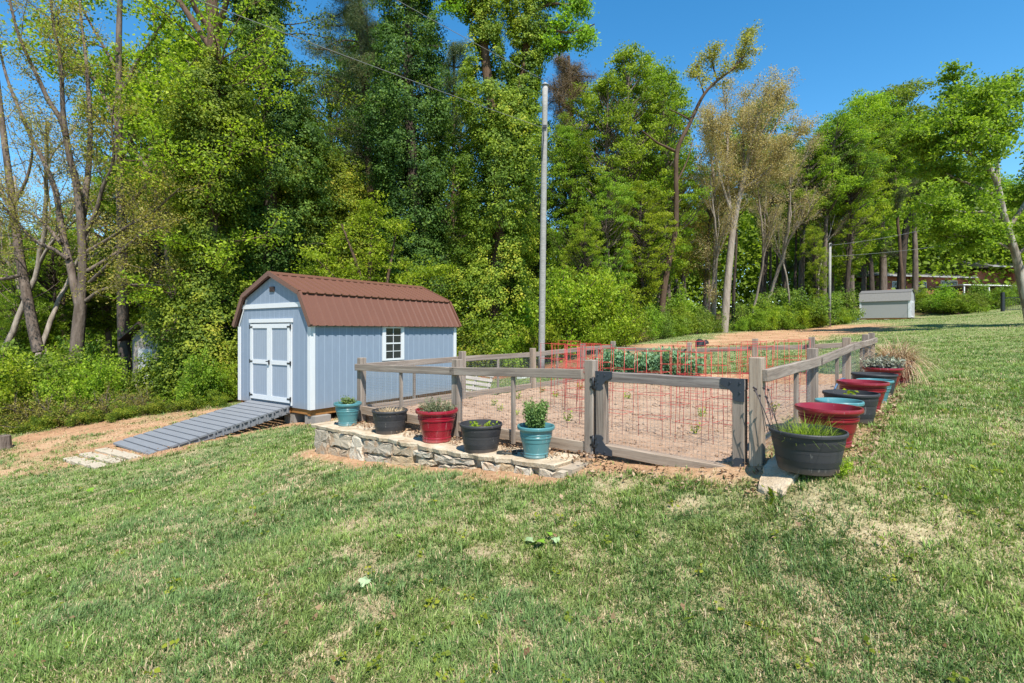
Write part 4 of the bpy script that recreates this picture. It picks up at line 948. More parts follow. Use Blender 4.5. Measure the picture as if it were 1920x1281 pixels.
# white trims
for x0, x1, y0, y1 in ((-.022,.10,-.022,-.002),(SW-.10,SW+.022,-.022,-.002),(SW+.002,SW+.022,0,.10),(SW+.002,SW+.022,SL-.10,SL+.02)): tb('corner_trim', (x0,y0,.0), (x1,y1,EV-.03), 'white')
mb = MB(); x0 = .175
mb.add([(x,y,z) for y in (-.024,-.002) for x,z in ((.17,2.31),(SW-.17,2.31),(SW-.225,2.42),(.225,2.42))], [(0,1,2,3),(7,6,5,4)]+[(i,4+i,4+(i+1)%4,(i+1)%4) for i in range(4)]); mb.build('band_trim', M['white'], shed)
mb = MB(); mb.box((SW/2-.10,-.022,2.70),(SW/2+.10,-.002,2.82))
for i in range(5): mb.box((SW/2-.085,-.032,2.712+i*.02),(SW/2+.085,-.0225,2.722+i*.02))
mb.build('gable_vent', M['brown_vent'], shed)
# thin white edge under the rake on the lower gable sides
for f in (lambda p: p, mirror):
    a, b = f((SW-.012, EV+.0)), f((SW-KX-.012, KN-.05)); s = 1 if f((1,0))[0] == 1 else -1
    mb = MB(); mb.add([(x,y,z) for y in (-.02,-.002) for x,z in (a,b,(b[0]-s*.035,b[1]-.02),(a[0]-s*.03,a[1]-.02))], [(0,1,2,3),(7,6,5,4)]+[(i,4+i,4+(i+1)%4,(i+1)%4) for i in range(4)]); mb.build('rake_board', M['white'], shed)
# double door
DX0, DX1, DZ0, DZ1 = SW-2.43, SW-.74, .10, 1.93; mid = (DX0+DX1)/2
tb('door_header', (DX0-.07,-.05,DZ1+.03), (DX1+.07,-.002,DZ1+.12), 'white'); 
tb('door_jamb', (DX0-.045,-.03,DZ0-.06), (DX0-.006,-.002,DZ1+.029), 'white'); tb('door_jamb', (DX1+.006,-.03,DZ0-.06), (DX1+.045,-.002,DZ1+.029), 'white')
for s, (x0, x1) in enumerate(((DX0, mid-.004), (mid+.004, DX1))):
    mb = MB(); mb.box((x0,-.028,DZ0),(x1,-.002,DZ1)); d = mb.build('door', M['siding_door'], shed)
    mb = MB(); w_ = .095; zm = (DZ0+DZ1)/2
    for a, b in (((x0,DZ0),(x0+w_,DZ1)),((x1-w_,DZ0),(x1,DZ1))): mb.box((a[0],-.048,a[1]),(b[0],-.0285,b[1]))
    for za, zb in ((DZ0,DZ0+.11),(zm-.05,zm+.05),(DZ1-.10,DZ1)): mb.box((x0+w_+.001,-.047,za),(x1-w_-.001,-.0285,zb))
    mb.build('door_trim', M['white'], d)
    for z in (DZ0+.09, zm, DZ1-.07):
        mb = MB(); hx = x0 if s == 0 else x1; sg = 1 if s == 0 else -1
        mb.box((min(hx-.035*sg,hx-.012*sg),-.058,z-.05),(max(hx-.035*sg,hx-.012*sg),-.031,z+.05)); mb.box((min(hx-.012*sg,hx+.10*sg),-.056,z-.018),(max(hx-.012*sg,hx+.10*sg),-.0485,z+.018))
        mb.build('hinge', M['iron'], d)
mb = MB(); zm = (DZ0+DZ1)/2; mb.box((mid-.025,-.062,zm-.05),(mid+.025,-.049,zm+.05)); mb.tube([(mid,-.062,zm+.02),(mid,-.10,zm+.02)], .013, 8); mb.tube([(mid-.05,-.10,zm+.02),(mid+.05,-.10,zm+.02)], .012, 8); mb.build('door_handle', M['iron'], shed)
# window in the long wall
WY0, WY1, WZ0, WZ1 = 2.04, 2.78, 1.0, 1.87
X = SW
mb = MB()
for a, b in (((WY0,WZ0),(WY0+.11,WZ1)),((WY1-.11,WZ0),(WY1,WZ1))): mb.box((X+.002,a[0],a[1]),(X+.03,b[0],b[1]))
mb.box((X+.002,WY0+.111,WZ0),(X+.032,WY1-.111,WZ0+.05)); mb.box((X+.002,WY0+.111,WZ1-.04),(X+.028,WY1-.111,WZ1)); wf = mb.build('window', M['white'], shed)
a0, a1, b0, b1 = WY0+.111, WY1-.111, WZ0+.051, WZ1-.041; bm_ = (b0+b1)/2
mb = MB(); mb.box((X+.003,a0,b0),(X+.009,a1,b1)); mb.build('pane', M['glass'], wf)
mb = MB(); mb.box((X+.0095,a0,bm_-.018),(X+.022,a1,bm_+.018)); ym = (a0+a1)/2
mb.box((X+.0095,ym-.008,b0),(X+.016,ym+.008,bm_-.0185)); mb.box((X+.0095,ym-.008,bm_+.0185),(X+.016,ym+.008,b1))
for z0_, z1_ in ((b0,bm_-.0185),(bm_+.0185,b1)):
    z = (z0_+z1_)/2; mb.box((X+.0095,a0,z-.008),(X+.0155,ym-.0085,z+.008)); mb.box((X+.0095,ym+.0085,z-.008),(X+.0155,a1,z+.008))
mb.build('muntin', M['white'], wf)
# skids and blocks
mb = MB()
for x in (.05, .95, SW-.95, SW-.15): mb.box((x,.02,-.14),(x+.10,SL-.02,-.003))
mb.build('skid', M['beam'], shed)
mb = MB(); mb.box((.16,.03,-.12),(.94,.06,-.003)); mb.box((1.06,.03,-.12),(SW-.96,.06,-.003)); mb.box((SW-.84,.03,-.12),(SW-.16,.06,-.003)); mb.build('rim_joist', M['beam'], shed)
for x, y in ((.0,.05),(SW-1.1,.05),(SW-.30,.05),(SW-.30,1.5),(SW-.30,2.9),(SW-.30,4.3),(.0,2),(.0,4.3),(1.0,.08)):
    gxx = SO + SXv*x + SYv*y; zg = h1(*gxx) - Z0 - .12; tb('concrete_block', (x,y,zg), (x+.40,y+.40,-.143), 'block')

# ramp of grey planks down from the door
R0 = SO + SXv*(DX0-.02); RWd = DX1-DX0+.02; rz0 = Z0+.055; RL = 2.86
foot = SO + SXv*((DX0+DX1)/2) - SYv*RL; rz1 = h1(*foot) + .05
ramp = empty('door_ramp', (R0[0], R0[1], rz0), SROT, 'long grey plank ramp sloping down from the shed door to the grass', 'ramp')
sl = (rz1-rz0)/RL; pw = RL/16.0; mb = MB()
for i in range(16):
    y0, y1 = -.05-i*pw, -.05-(i+1)*pw+.034; j = random.Random(i).uniform(-.012,.012)
    vs = [(x,y,(-y)*sl+dz) for dz in (-.036,.0) for x,y in ((j,y0),(RWd+j,y0),(RWd+j,y1),(j,y1))]
    mb.add(vs, [(0,1,2,3),(7,6,5,4)]+[(a,4+a,4+(a+1)%4,(a+1)%4) for a in range(4)])
mb.build('deck', M['ramp'], ramp)
for x in (.03, RWd*.5, RWd-.07):
    mb = MB(); e = -RL+.1
    vs = [(xx,y,z) for xx in (x,x+.04) for y,z in ((-.03,.03*sl-.039),(e,-e*sl-.039),(e,-e*sl-.075),(-.9,.9*sl-.185),(-.03,.03*sl-.185))]
    mb.add(vs, [(0,1,2,3,4),(9,8,7,6,5)]+[(a,5+a,5+(a+1)%5,(a+1)%5) for a in range(5)]); mb.build('stringer', M['ramp'], ramp)
for i in range(10):
    y = -.10-i*pw; mb = MB(); mb.box((RWd-.029,y-.02,-y*sl-.15),(RWd+.018,y+.015,-y*sl-.0375)); mb.build('cleat', M['ramp'], ramp)
# pavers at the ramp foot
for i in range(3):
    for j in range(4):
        p = SO + SXv*(DX0+.02+j*.42) - SYv*(RL+.12+i*.245); x0, y0 = p
        mb = MB(); mb.box((0,-.21,-.06),(.40,0,.02)); o = mb.build('paver', M['stone_paver'], None, (x0, y0, h1(*(p+SXv*.2-SYv*.1))+.012), (0,0,SROT+rb.uniform(-.02,.02)), bevel=.008)
        set_props(o, 'tan stone paver in the small apron at the foot of the ramp', 'paver', 'pavers at the ramp foot')

# ------------------------------------------------------------------ utility poles and cables
PD = 18.6; px_, py_ = AT(1020, PD); pg = h1(px_, py_)
up = empty('utility_pole', (px_, py_, pg), 0, 'tall bare grey wooden utility pole behind the garden', 'utility pole')
top = PX(1023, 160, PD)[2] - pg; mb = MB(); pts = [(-.10+.14*f, 0, -.3+(top+.3)*f) for f in np.linspace(0,1,14)]
mb.tube(pts, list(np.linspace(.122,.098,14)), 16); mb.build('pole', M['pole'], up)
mb = MB(); mb.lathe([(.0,.11),(.03,.10),(.10,.04),(.14,.012),(.14,0),(0,0)], 16); mb.build('pole_cap', M['cap'], up, (.04,0,top))
mb = MB(); zb = PX(1020,240,PD)[2]-pg; mb.box((-.05,-.16,zb-.05),(.09,-.11,zb+.05)); mb.tube([(.0,-.135,zb),(-.02,-.17,zb-.5),(-.06,-.16,zb-1.0),(-.08,-.155,zb-1.25)], .012, 6); mb.build('bracket', M['iron'], up)
def cable(name, p, q, sag, label, r=.009):
    p, q = np.array(p), np.array(q); f = np.linspace(0,1,26)[:,None]; P_ = p*(1-f)+q*f; P_[:,2] -= 4*sag*(f*(1-f))[:,0]
    mb = MB(); mb.tube(P_-p, r, 6); return set_props(mb.build(name, M['wirecable'], None, tuple(p)), label, 'power line', 'overhead cables')
pa = PX(1019, 240, PD); pt = PX(1023, 152, PD)
q1 = PX(399, 0, 10.5); q1 = pa + (q1-pa)*1.8
cable('power_cable', pa, q1, .12, 'overhead cable running from the side of the tall pole to the upper left')
q2 = PX(876, 67, 16.0); q2 = pt + (q2-pt)*4.5
cable('power_cable', pt, q2, .15, 'overhead cable running from the cap of the tall pole to the upper left')
cable('power_cable', pa+[.1,.1,-.02], PX(1075, 264, 27), .1, 'short cable running from the tall pole back into the trees')
P2D = 36.; x2, y2 = AT(1556, P2D); g2 = h1(x2, y2); t2 = PX(1558, 456, P2D)[2]-g2
sp = empty('utility_pole', (x2, y2, g2), 0, 'thin grey utility pole near the grey shed at the edge of the woods', 'utility pole')
mb = MB(); mb.tube([(-.03,0,-.2),(.02,0,t2)], [.095,.075], 10); mb.build('pole', M['pole'], sp)
mb = MB(); mb.box((-.05,-.13,t2-.15),(.09,-.095,t2-.05)); mb.build('bracket', M['iron'], sp)
cable('power_cable', PX(1558,460,P2D), PX(1760,424,40), .15, 'upper thin cable from the small pole towards the brick house', .009)
cable('power_cable', PX(1557,481,P2D), PX(1850,447,42), .2, 'lower thin cable from the small pole towards the brick house', .009)

# ------------------------------------------------------------------ far grey shed on blocks
D1 = 46.; ax, ay = AT(1612, D1); bx2, by2 = AT(1706, 43.5); gd = Vector((bx2-ax, by2-ay, 0)); LW = gd.length; gz_ = ZC+(HY-597)/F*D1
gs = empty('storage_shed', (ax, ay, gz_), math.atan2(gd.y, gd.x), 'small grey storage shed with shingled gambrel roof on blocks', 'shed')
DP = 2.4; ev, kn, rg = 1.55, 2.16, 2.42
pr = [(0,0),(DP,0),(DP,ev),(DP-.22,kn-.02),(DP/2,rg-.03),(.22,kn-.02),(0,ev)]; mb = MB(); n = len(pr)
mb.add([(0,y,z) for y,z in pr] + [(LW,y,z) for y,z in pr], [tuple(reversed(range(n))), tuple(range(n,2*n))] + [(i,(i+1)%n,n+(i+1)%n,n+i) for i in range(n)]); mb.build('wall', M['grey_siding'], gs)
for (y0,z0),(y1,z1),mm_,nm in (((-.09,ev-.12),(.20,kn+.02),'grey_shingle','roof_lower'),((.17,kn-.0),(DP/2,rg+.03),'grey_shingle_dark','roof_upper'),((DP+.09,ev-.12),(DP-.20,kn+.02),'grey_shingle','roof_lower'),((DP-.17,kn),(DP/2,rg+.03),'grey_shingle_dark','roof_upper')):
    mb = MB(); vs = [(x,y,z+dz) for dz in (0,.04) for x,y,z in ((-.08,y0,z0),(LW+.08,y0,z0),(LW+.08,y1,z1),(-.08,y1,z1))]; mb.add(vs, [(0,3,2,1),(4,5,6,7)]+[(i,(i+1)%4,4+(i+1)%4,4+i) for i in range(4)]); mb.build(nm, M[mm_], gs)
for a, b in (((-.02,-.025,0),(.12,-.003,ev-.02)),((LW-.12,-.025,0),(LW+.02,-.003,ev-.02)),((LW+.003,0,0),(LW+.025,.14,ev-.02)),((LW+.003,DP-.14,0),(LW+.025,DP,ev-.02))): tb('corner_trim', a, b, 'white', gs)
mb = MB(); mb.box((LW+.003,.55,.05),(LW+.03,DP-.55,1.45)); d = mb.build('door', M['white'], gs)
mb = MB(); mb.box((LW+.031,.7,.2),(LW+.036,1.1,1.3)); mb.box((LW+.031,1.3,.2),(LW+.036,1.7,1.3)); mb.build('door_panel', M['grey_siding'], d)
tb('floor_beam', (0,.02,-.1), (LW,.12,-.003), 'beam', gs)
mb = MB()
mb.build_ = None
for x in (.12, LW*.5, LW-.5): tb('concrete_block', (x,.0,-.75), (x+.35,.4,-.103), 'block', gs)
mb = MB(); mb.add([(LW+.04,.5,-.0),(LW+1.9,.5,-.06),(LW+1.9,1.9,-.06),(LW+.04,1.9,-.0),(LW+.04,.5,-.07),(LW+1.9,.5,-.12),(LW+1.9,1.9,-.12),(LW+.04,1.9,-.07)],[(0,1,2,3),(7,6,5,4),(0,4,5,1),(2,6,7,3)]); mb.build('ramp', M['wood'], gs)
# blue tarp heap beside it
mb = MB(); r = random.Random(3); n = 10; vs = []; fs = []
for k, (rr, z) in enumerate(((.55,0),(.5,.22),(.32,.42),(.08,.5))):
    for i in range(n): a = 2*math.pi*i/n; q = rr*r.uniform(.75,1.2); vs.append((q*math.cos(a)*1.3, q*math.sin(a)*.8, z*r.uniform(.8,1.2)))
for k in range(3):
    for i in range(n): fs.append((k*n+i, k*n+(i+1)%n, (k+1)*n+(i+1)%n, (k+1)*n+i))
fs.append(tuple(3*n+i for i in range(n))); mb.add(vs, fs); x, y = AT(1601, 46.5); set_props(mb.build('blue_tarp', M['blue'], None, (x, y, h1(x,y))), 'crumpled blue tarp left of the grey storage shed', 'tarp')

# ------------------------------------------------------------------ brick ranch house behind the hedge
HD = 58.; hx0, hy0 = AT(1650, HD); hx1, hy1 = AT(1925, HD+4); hv = Vector((hx1-hx0, hy1-hy0, 0)); HL = hv.length; hz = ZC + (HY-553)/F*HD
hs = empty('brick_house', (hx0, hy0, hz), math.atan2(hv.y, hv.x), 'red brick ranch house with grey roof half hidden by trees', 'house')
mb = MB(); mb.box((0,0,-2.5),(HL*.60,8,2.15)); mb.box((HL*.601,-.5,-2.5),(HL*.80,8.5,2.9)); mb.box((HL*.801,-1.5,-2.5),(HL,8,3.3)); mb.build('wall', M['brick'], hs)
for x0, x1, y0, y1, z0, z1 in ((-.6,HL*.598,-.8,8.8,2.15,3.2),(HL*.60,HL+.6,-2.3,9,3.3,4.7)):
    ym = (y0+y1)/2; mb = MB(); mb.add([(x0,y0,z0),(x1,y0,z0),(x1,y1,z0),(x0,y1,z0),(x0,ym,z1),(x1,ym,z1)],[(0,1,5,4),(2,3,4,5),(1,2,5),(3,0,4),(3,2,1,0)]); mb.build('roof', M['grey_shingle'], hs)
    mb = MB(); mb.box((x0,y0-.10,z0-.12),(x1,y0-.002,z0)); mb.build('gutter', M['grey_siding'], hs)
for x, z, w_, h_ in ((HL*.08,.3,1.6,1.2),(HL*.22,.3,1.6,1.2),(HL*.40,.2,2.2,1.5),(HL*.88,1.4,1.5,1.2)):
    y = -1.5 if x > HL*.8 else 0
    mb = MB(); mb.box((x-.08,y-.05,z-.08),(x+w_+.08,y-.003,z+h_+.08)); f = mb.build('window', M['white'], hs); mb = MB(); mb.box((x,y-.06,z),(x+w_,y-.051,z+h_)); mb.build('pane', M['glass'], f)
mb = MB(); mb.box((HL*.33,-3.6,.9),(HL*.80,-.55,1.0)); 
for x in (HL*.34, HL*.5, HL*.65, HL*.79): mb.box((x,-3.5,-2.5),(x+.12,-3.38,.9))
mb.build('carport', M['pale'], hs)
# black metal fence at the far right
fx, fy = AT(1880, 40.); mf_ = empty('metal_fence', (fx, fy, h1(fx,fy)), -.05, 'black metal picket fence at the far right behind the white-barked tree', 'fence')
mb = MB()
for i in range(34): mb.box((.1+i*.12,-.008,.08),(.116+i*.12,.008,1.15))
mb.build('pickets', M['iron'], mf_); mb = MB()
for z in (.15,1.05): mb.box((0,-.013,z),(4.2,.013,z+.04))
mb.build('rail', M['iron'], mf_)
for x in (0,2.1,4.2): tb('post', (x-.09,-.09,0), (x+.09,.09,1.5), 'iron', mf_)
# little house in the woods on the left
LD = 21.; lx, ly = AT(272, LD); lz = ZC + (HY-735)/F*LD
lh = empty('cottage', (lx, ly, lz), -.35, 'small pale outbuilding with brown gable roof among the left woods', 'house')
mb = MB(); w_, d_, e_, r_ = 1.5, 3.5, 2.2, 2.75; mb.add([(x,y,z) for y in (0,d_) for x,z in ((-w_/2,0),(w_/2,0),(w_/2,e_),(0,r_),(-w_/2,e_))],[(0,1,2,3,4),(9,8,7,6,5)]+[(i,5+i,5+(i+1)%5,(i+1)%5) for i in range(5)]); mb.build('wall', M['tan_wood'], lh)
for s in (-1,1):
    mb = MB(); mb.add([(s*q,y,z+dz) for dz in (.015,.09) for q,y,z in ((0,-.3,r_),(0,d_+.3,r_),(w_/2+.45,d_+.3,e_-.165),(w_/2+.45,-.3,e_-.165))],[(0,1,2,3),(7,6,5,4)]+[(i,4+i,4+(i+1)%4,(i+1)%4) for i in range(4)]); mb.build('roof', M['brown_vent'], lh)
tb('door', (-.35,-.04,.0), (.45,-.003,1.75), 'pale', lh)
# pale panels lying in the brush on the left
for px, py, D, s, lab in ():
    p = PX(px, py, D); mb = MB(); mb.box((-s,-.02,-.22),(s,.02,.22)); o = mb.build('pale_board', M['pale'], None, tuple(p), (.5,0,.4)); set_props(o, lab, 'board')
# leaning pallet and bits of debris behind the left fence
x, y = AT(888, 13.5); pl = empty('wooden_pallet', (x, y, h1(x,y)+.05), -.5, 'grey slatted wooden pallet leaning beyond the left garden fence', 'pallet'); pl.rotation_euler = (1.0,.10,-.35); pl.location.z += .22
mb = MB()
for i in range(5): mb.box((-.5,-.30+i*.14,.05),(.5,-.21+i*.14,.07))
mb.build('slats', M['tan_wood'], pl)
for x_ in (-.45,0,.41):
    mb = MB(); mb.box((x_,-.30,0),(x_+.04,.36,.049)); mb.build('bearer', M['tan_wood'], pl)
def lump(name, px, py, D, sx, sy, sz, m, label, cat, seed):
    r = random.Random(seed); mb = MB(); n = 9; vs = []; fs = []
    for rr, z in ((.9,0),(1,.35),(.7,.75),(.2,1)):
        for i in range(n): a = 2*math.pi*i/n; q = rr*r.uniform(.7,1.15); vs.append((q*math.cos(a)*sx, q*math.sin(a)*sy, z*sz*r.uniform(.8,1.15)))
    for k in range(3):
        for i in range(n): fs.append((k*n+i,k*n+(i+1)%n,(k+1)*n+(i+1)%n,(k+1)*n+i))
    fs.append(tuple(3*n+i for i in range(n))); mb.add(vs, fs)
    x, y = AT(px, D); return set_props(mb.build(name, M[m], None, (x, y, h1(x,y)-.02)), label, cat)
x, y = GR(1312, 650); lump('plastic_scrap', 1312, 650, y, .22, .15, .30, 'black_debris', 'black plastic scrap lying on the dirt strip, left piece', 'debris', 1)
x, y = GR(1322, 646); lump('plastic_scrap', 1322, 646, y+.3, .16, .12, .16, 'black_debris', 'small black plastic scrap on the dirt strip, right piece', 'debris', 2)
x, y = GR(988, 682); lump('white_bag', 988, 682, 17.0, .34, .22, .30, 'pale', 'crumpled white bag on the leaf litter behind the fence', 'bag', 3)
lump('black_bucket', 1037, 695, 16, .22, .2, .3, 'black_debris', 'small black object on the ground right of the tall pole', 'debris', 4)
# tree stump at the left edge
x, y = AT(4, 11.6); mb = MB(); n = 14; r = random.Random(2); vs = []; 
rad = [r.uniform(.9,1.12) for _ in range(n)]
for q, z in ((.20,-.15),(.155,.08),(.14,.30)): vs += [(q*rad[i]*math.cos(2*math.pi*i/n), q*rad[i]*math.sin(2*math.pi*i/n), z+(.02*math.sin(i*1.7) if z > .3 else 0)) for i in range(n)]
mb.add(vs, [(k*n+i,k*n+(i+1)%n,(k+1)*n+(i+1)%n,(k+1)*n+i) for k in (0,1) for i in range(n)] + [tuple(2*n+i for i in range(n))]); set_props(mb.build('tree_stump', B['grey'], None, (x, y, h1(x,y))), 'short grey tree stump at the left edge below the brush', 'stump')

# ------------------------------------------------------------------ trees
UP = np.array([0,0,1.])
def rot_about(v, k, a): return v*math.cos(a) + np.cross(k, v)*math.sin(a) + k*np.dot(k, v)*(1-math.cos(a))
def branch(rs, p, d, Lg, r, lev, S, out, tips):
    n = max(3, int(Lg/S.get('seg', .5))); P_ = [p.copy()]; d = d/np.linalg.norm(d)
    for i in range(n):
        d = d + rs.normal(size=3)*S['wig']/math.sqrt(n)*1.6 + UP*S['up']/n; d = d/np.linalg.norm(d); P_.append(P_[-1] + d*Lg/n)
    P_ = np.array(P_); R_ = r*np.linspace(1, .45 if lev > 0 else .25, n+1); out.append((P_, R_))
    if lev == 0:
        for f in np.linspace(.25, 1, S.get('tpb', 3)): tips.append(P_[int(f*n)])
        return
    m = S['nb'][-lev] if isinstance(S['nb'], (list, tuple)) else S['nb']
    az = rs.rand()*6.28
    for k in range(m):
        f = S['f0'] + (1-S['f0'])*(k+rs.rand())/m if lev < S['lev'] else S['b0'] + (1-S['b0'])*(k+rs.rand()*.9)/m
        i = min(n, max(1, int(f*n))); t = P_[i]-P_[i-1]; t = t/np.linalg.norm(t)
        a = np.cross(t, rs.normal(size=3)); az += 2.4
        ref = np.cross(t, np.array([.3,.7,.2])); ref = ref/np.linalg.norm(ref); ref = rot_about(ref, t, az)
        dd = rot_about(t, ref, S['ang']*(.75+.5*rs.rand())*(1.15-.4*f))
        ll = Lg*S['ratio']*(.7+.5*rs.rand())*((1.25-.75*f) if lev == S['lev'] else (1.1-.4*f))*S.get('top', 1)
        branch(rs, P_[i], dd, ll, min(R_[i]*.62, r*.5), lev-1, S, out, tips)
    tips.append(P_[-1])
def clump(rs, tips, per, rad, flat, size, tj=.30, upw=.5):
    tips = np.asarray(tips); n = len(tips); q = rs.normal(size=(n,per,3)); q = q/ (np.linalg.norm(q, axis=-1, keepdims=True)+1e-6)*(rs.rand(n,per,1)**.5)
    q *= np.array([1,1,flat])*rad*(.65+.7*rs.rand(n,1,1)); P_ = (tips[:,None,:]+q).reshape(-1,3)
    N = nrm(rs.normal(size=(n*per,3)) + UP*upw*1.5 + nrm(q.reshape(-1,3))*.5)
    tone = (.5 + tj*(rs.rand(n,1)-.5)*2 + .22*(rs.rand(n,per)-.5)*2).reshape(-1)
    return P_, N, size*(.6+.8*rs.rand(n*per)), tone
def tree_obj(name, loc, label, group, trunk_brs, bark, crowns, sides=8, cat='tree'):
    """crowns: list of (part name, P, N, size, tone, material, aspect)"""
    t = empty(name, tuple(loc), 0, label, cat, group); o = np.array(loc); rs = np.random.RandomState(int(abs(o[0]*91+o[1]*17)) % 9999)
    if trunk_brs: link('trunk', tubes_mesh('trunk', [(P_-o, R_) for P_, R_ in trunk_brs], bark, sides), None, t)
    for nm, P_, N, sz, tn, m, asp in crowns: link(nm, leaves_mesh(nm, rs, P_-o, N, sz, tn, m, asp), None, t)
    return t
SPEC = {
 'broad': dict(lev=2, nb=[7,16], b0=.28, f0=.25, ang=.95, ratio=.42, wig=.28, up=.35, seg=.6, tpb=3),
 'tall':  dict(lev=2, nb=[5,22], b0=.35, f0=.2, ang=.85, ratio=.25, wig=.2, up=.45, seg=.6, tpb=3),
 'fan':   dict(lev=3, nb=[5,5,7], b0=.22, f0=.3, ang=.50, ratio=.58, wig=.22, up=.30, seg=.7, tpb=3),
 'bush':  dict(lev=1, nb=[9], b0=.1, f0=.2, ang=.7, ratio=.6, wig=.3, up=.2, seg=.3, tpb=4)}
def gen_tree(seed, spec, h, r, lean=(0,0), **kw):
    rs = np.random.RandomState(seed); S = dict(SPEC[spec]); S.update(kw); out = []; tips = []
    branch(rs, np.array([0,0,-.3]), np.array([lean[0], lean[1], 1.]), h, r, S['lev'], S, out, tips)
    P_, R_ = out[0]; R_[0] *= 1.35
    return rs, out, np.array(tips)
def copy_thing(root, loc, rz, s, label, group=None):
    r = root.copy(); C.objects.link(r); r.location = loc; r.rotation_euler = (0,0,rz); r.scale = s; r['label'] = label
    if group: r['group'] = group
    for ch in root.children: c = ch.copy(); C.objects.link(c); c.parent = r
    return r
# prototypes of the woodland trees; the first copy of each is the prototype itself
PROTO = {}
def proto(key, name, seed, spec, h, r, bark, leaf, per, rad, flat, size, asp=.6, keep=1.0, **kw):
    rs, br, tips = gen_tree(seed, spec, h, r, **kw)
    tips = tips[rs.rand(len(tips)) < keep]
    P_, N, sz, tn = clump(rs, tips, per, rad, flat, size)
    rt = tree_obj(name, (0,0,0), 'x', None, br, bark, [('crown', P_, N, sz, tn, leaf, asp)]); PROTO[key] = [rt, 0, h]
def crown(key, name, seed, h, r, c0, R, ncl, per, rad, flat, size, bark, leaf, asp=.6, pk=.55, gap=.41, wob=.5):
    """tapered trunk, limbs reaching to leaf clumps spread through an uneven crown"""
    rs = np.random.RandomState(seed); n = 14; u = np.linspace(0, 1, n); ph = rs.rand(4)*6.28
    tx = wob*(np.sin(u*3+ph[0])-math.sin(ph[0]))*u + .15*np.sin(u*9+ph[1])*u; ty = wob*(np.sin(u*3.3+ph[2])-math.sin(ph[2]))*u + .15*np.sin(u*8+ph[3])*u
    tp = np.stack([tx, ty, u*h*.97-.3*(1-u)], -1); tr = r*(1.0-.85*u); tr[0] *= 1.35; out = [(tp, tr)]; cl = []
    at = lambda f: np.array([np.interp(f, u, tp[:,i]) for i in range(3)])
    while len(cl) < ncl:
        v = rs.rand()**.9; f = c0 + (1-c0)*v; Rf = R*((v/pk)**.6 if v < pk else ((1-v)/(1-pk))**.6*.9+.1); az = rs.rand()*6.28
        Rf *= .6+.8*vnoise(np.array([math.cos(az)*1.3+seed]), np.array([math.sin(az)*1.3]), np.array([f*h*.28]), s=seed)[0]
        q = Rf*(.25+.75*math.sqrt(rs.rand())); c = at(f) + [math.cos(az)*q, math.sin(az)*q, rs.normal()*.3]
        if vnoise(np.array([c[0]*.5+seed]), np.array([c[1]*.5]), np.array([c[2]*.5]), s=seed+4)[0] < gap: continue
        cl.append(c)
        if rs.rand() < .6 and q > .4:
            f0 = max(c0*.8, f-.05-.45*q/h); p0 = at(f0); pm = p0*.45 + c*.55 + [0,0,-.1*q] + rs.normal(size=3)*.12*q; t = np.linspace(0,1,7)[:,None]
            out.append((p0*(1-t)**2 + 2*pm*t*(1-t) + c*t*t, np.linspace(min(.022+.012*q, np.interp(f0, u, tr)*.6), .007, 7)))
    P_, N, sz, tn = clump(rs, np.array(cl), per, rad, flat, size)
    rt = tree_obj(name, (0,0,0), 'x', None, out, bark, [('crown', P_, N, sz, tn, leaf, asp)]); PROTO[key] = [rt, 0, h]
crown('broadG','maple_tree',1,13,.21,.25,3.8,330,80,.52,.42,.122,B['grey'],L['green'])
crown('broadL','tulip_tree',2,13,.20,.25,3.6,310,80,.52,.42,.122,B['dark'],L['lime'])
crown('broadM','oak_tree',3,14,.24,.25,4.0,330,80,.55,.42,.122,B['dark'],L['mid'])
crown('tallG','poplar_tree',4,16,.20,.20,2.9,340,80,.48,.45,.115,B['grey'],L['green'],pk=.4)
crown('tallM','gum_tree',5,17,.22,.30,3.0,330,80,.50,.45,.115,B['dark'],L['mid'],pk=.5)
crown('tallO','hickory_tree',6,15,.17,.28,2.6,150,75,.65,.6,.12,B['grey'],L['olive'],gap=.42)
crown('trunkM','woodland_tree',9,16,.22,.58,2.9,200,75,.52,.45,.12,B['dark'],L['mid'],gap=.44,wob=.35)
crown('trunkG','woodland_tree',10,16,.20,.55,2.9,200,75,.52,.45,.12,B['grey'],L['green'],gap=.44,wob=.35)
crown('tallL','poplar_tree',11,16,.18,.22,2.9,330,80,.48,.45,.115,B['grey'],L['lime'],pk=.45)
proto('bareT','bare_tree',7,'fan',14,.15,B['pale'],L['tan'],10,.5,.7,.085,nb=[5,5,7],b0=.35,ang=.32, ratio=.48)
proto('pineT','pine_tree',8,'tall',17,.22,B['brown'],L['pine'],130,.55,.55,.16, asp=.09)
def plant_tree(key, px, D, h, label, group=None, rz=None, w_=1.0, sink=0):
    pr = PROTO[key]; x, y = AT(px, D); z = h1(x, y) - sink; s = h/pr[2]; rz = rb.uniform(0, 6.28) if rz is None else rz
    if pr[1] == 0:
        o = pr[0]; o.location = (x,y,z); o.rotation_euler = (0,0,rz); o.scale = (s*w_,s*w_,s); o['label'] = label
        if group: o['group'] = group
    else: o = copy_thing(pr[0], (x,y,z), rz, (s*w_,s*w_,s), label, group)
    pr[1] += 1; return o
def toph(px, py, D): x, y = AT(px, D); return ZC + (HY-py)/F*D - h1(x, y)      # tree height whose top shows at row py

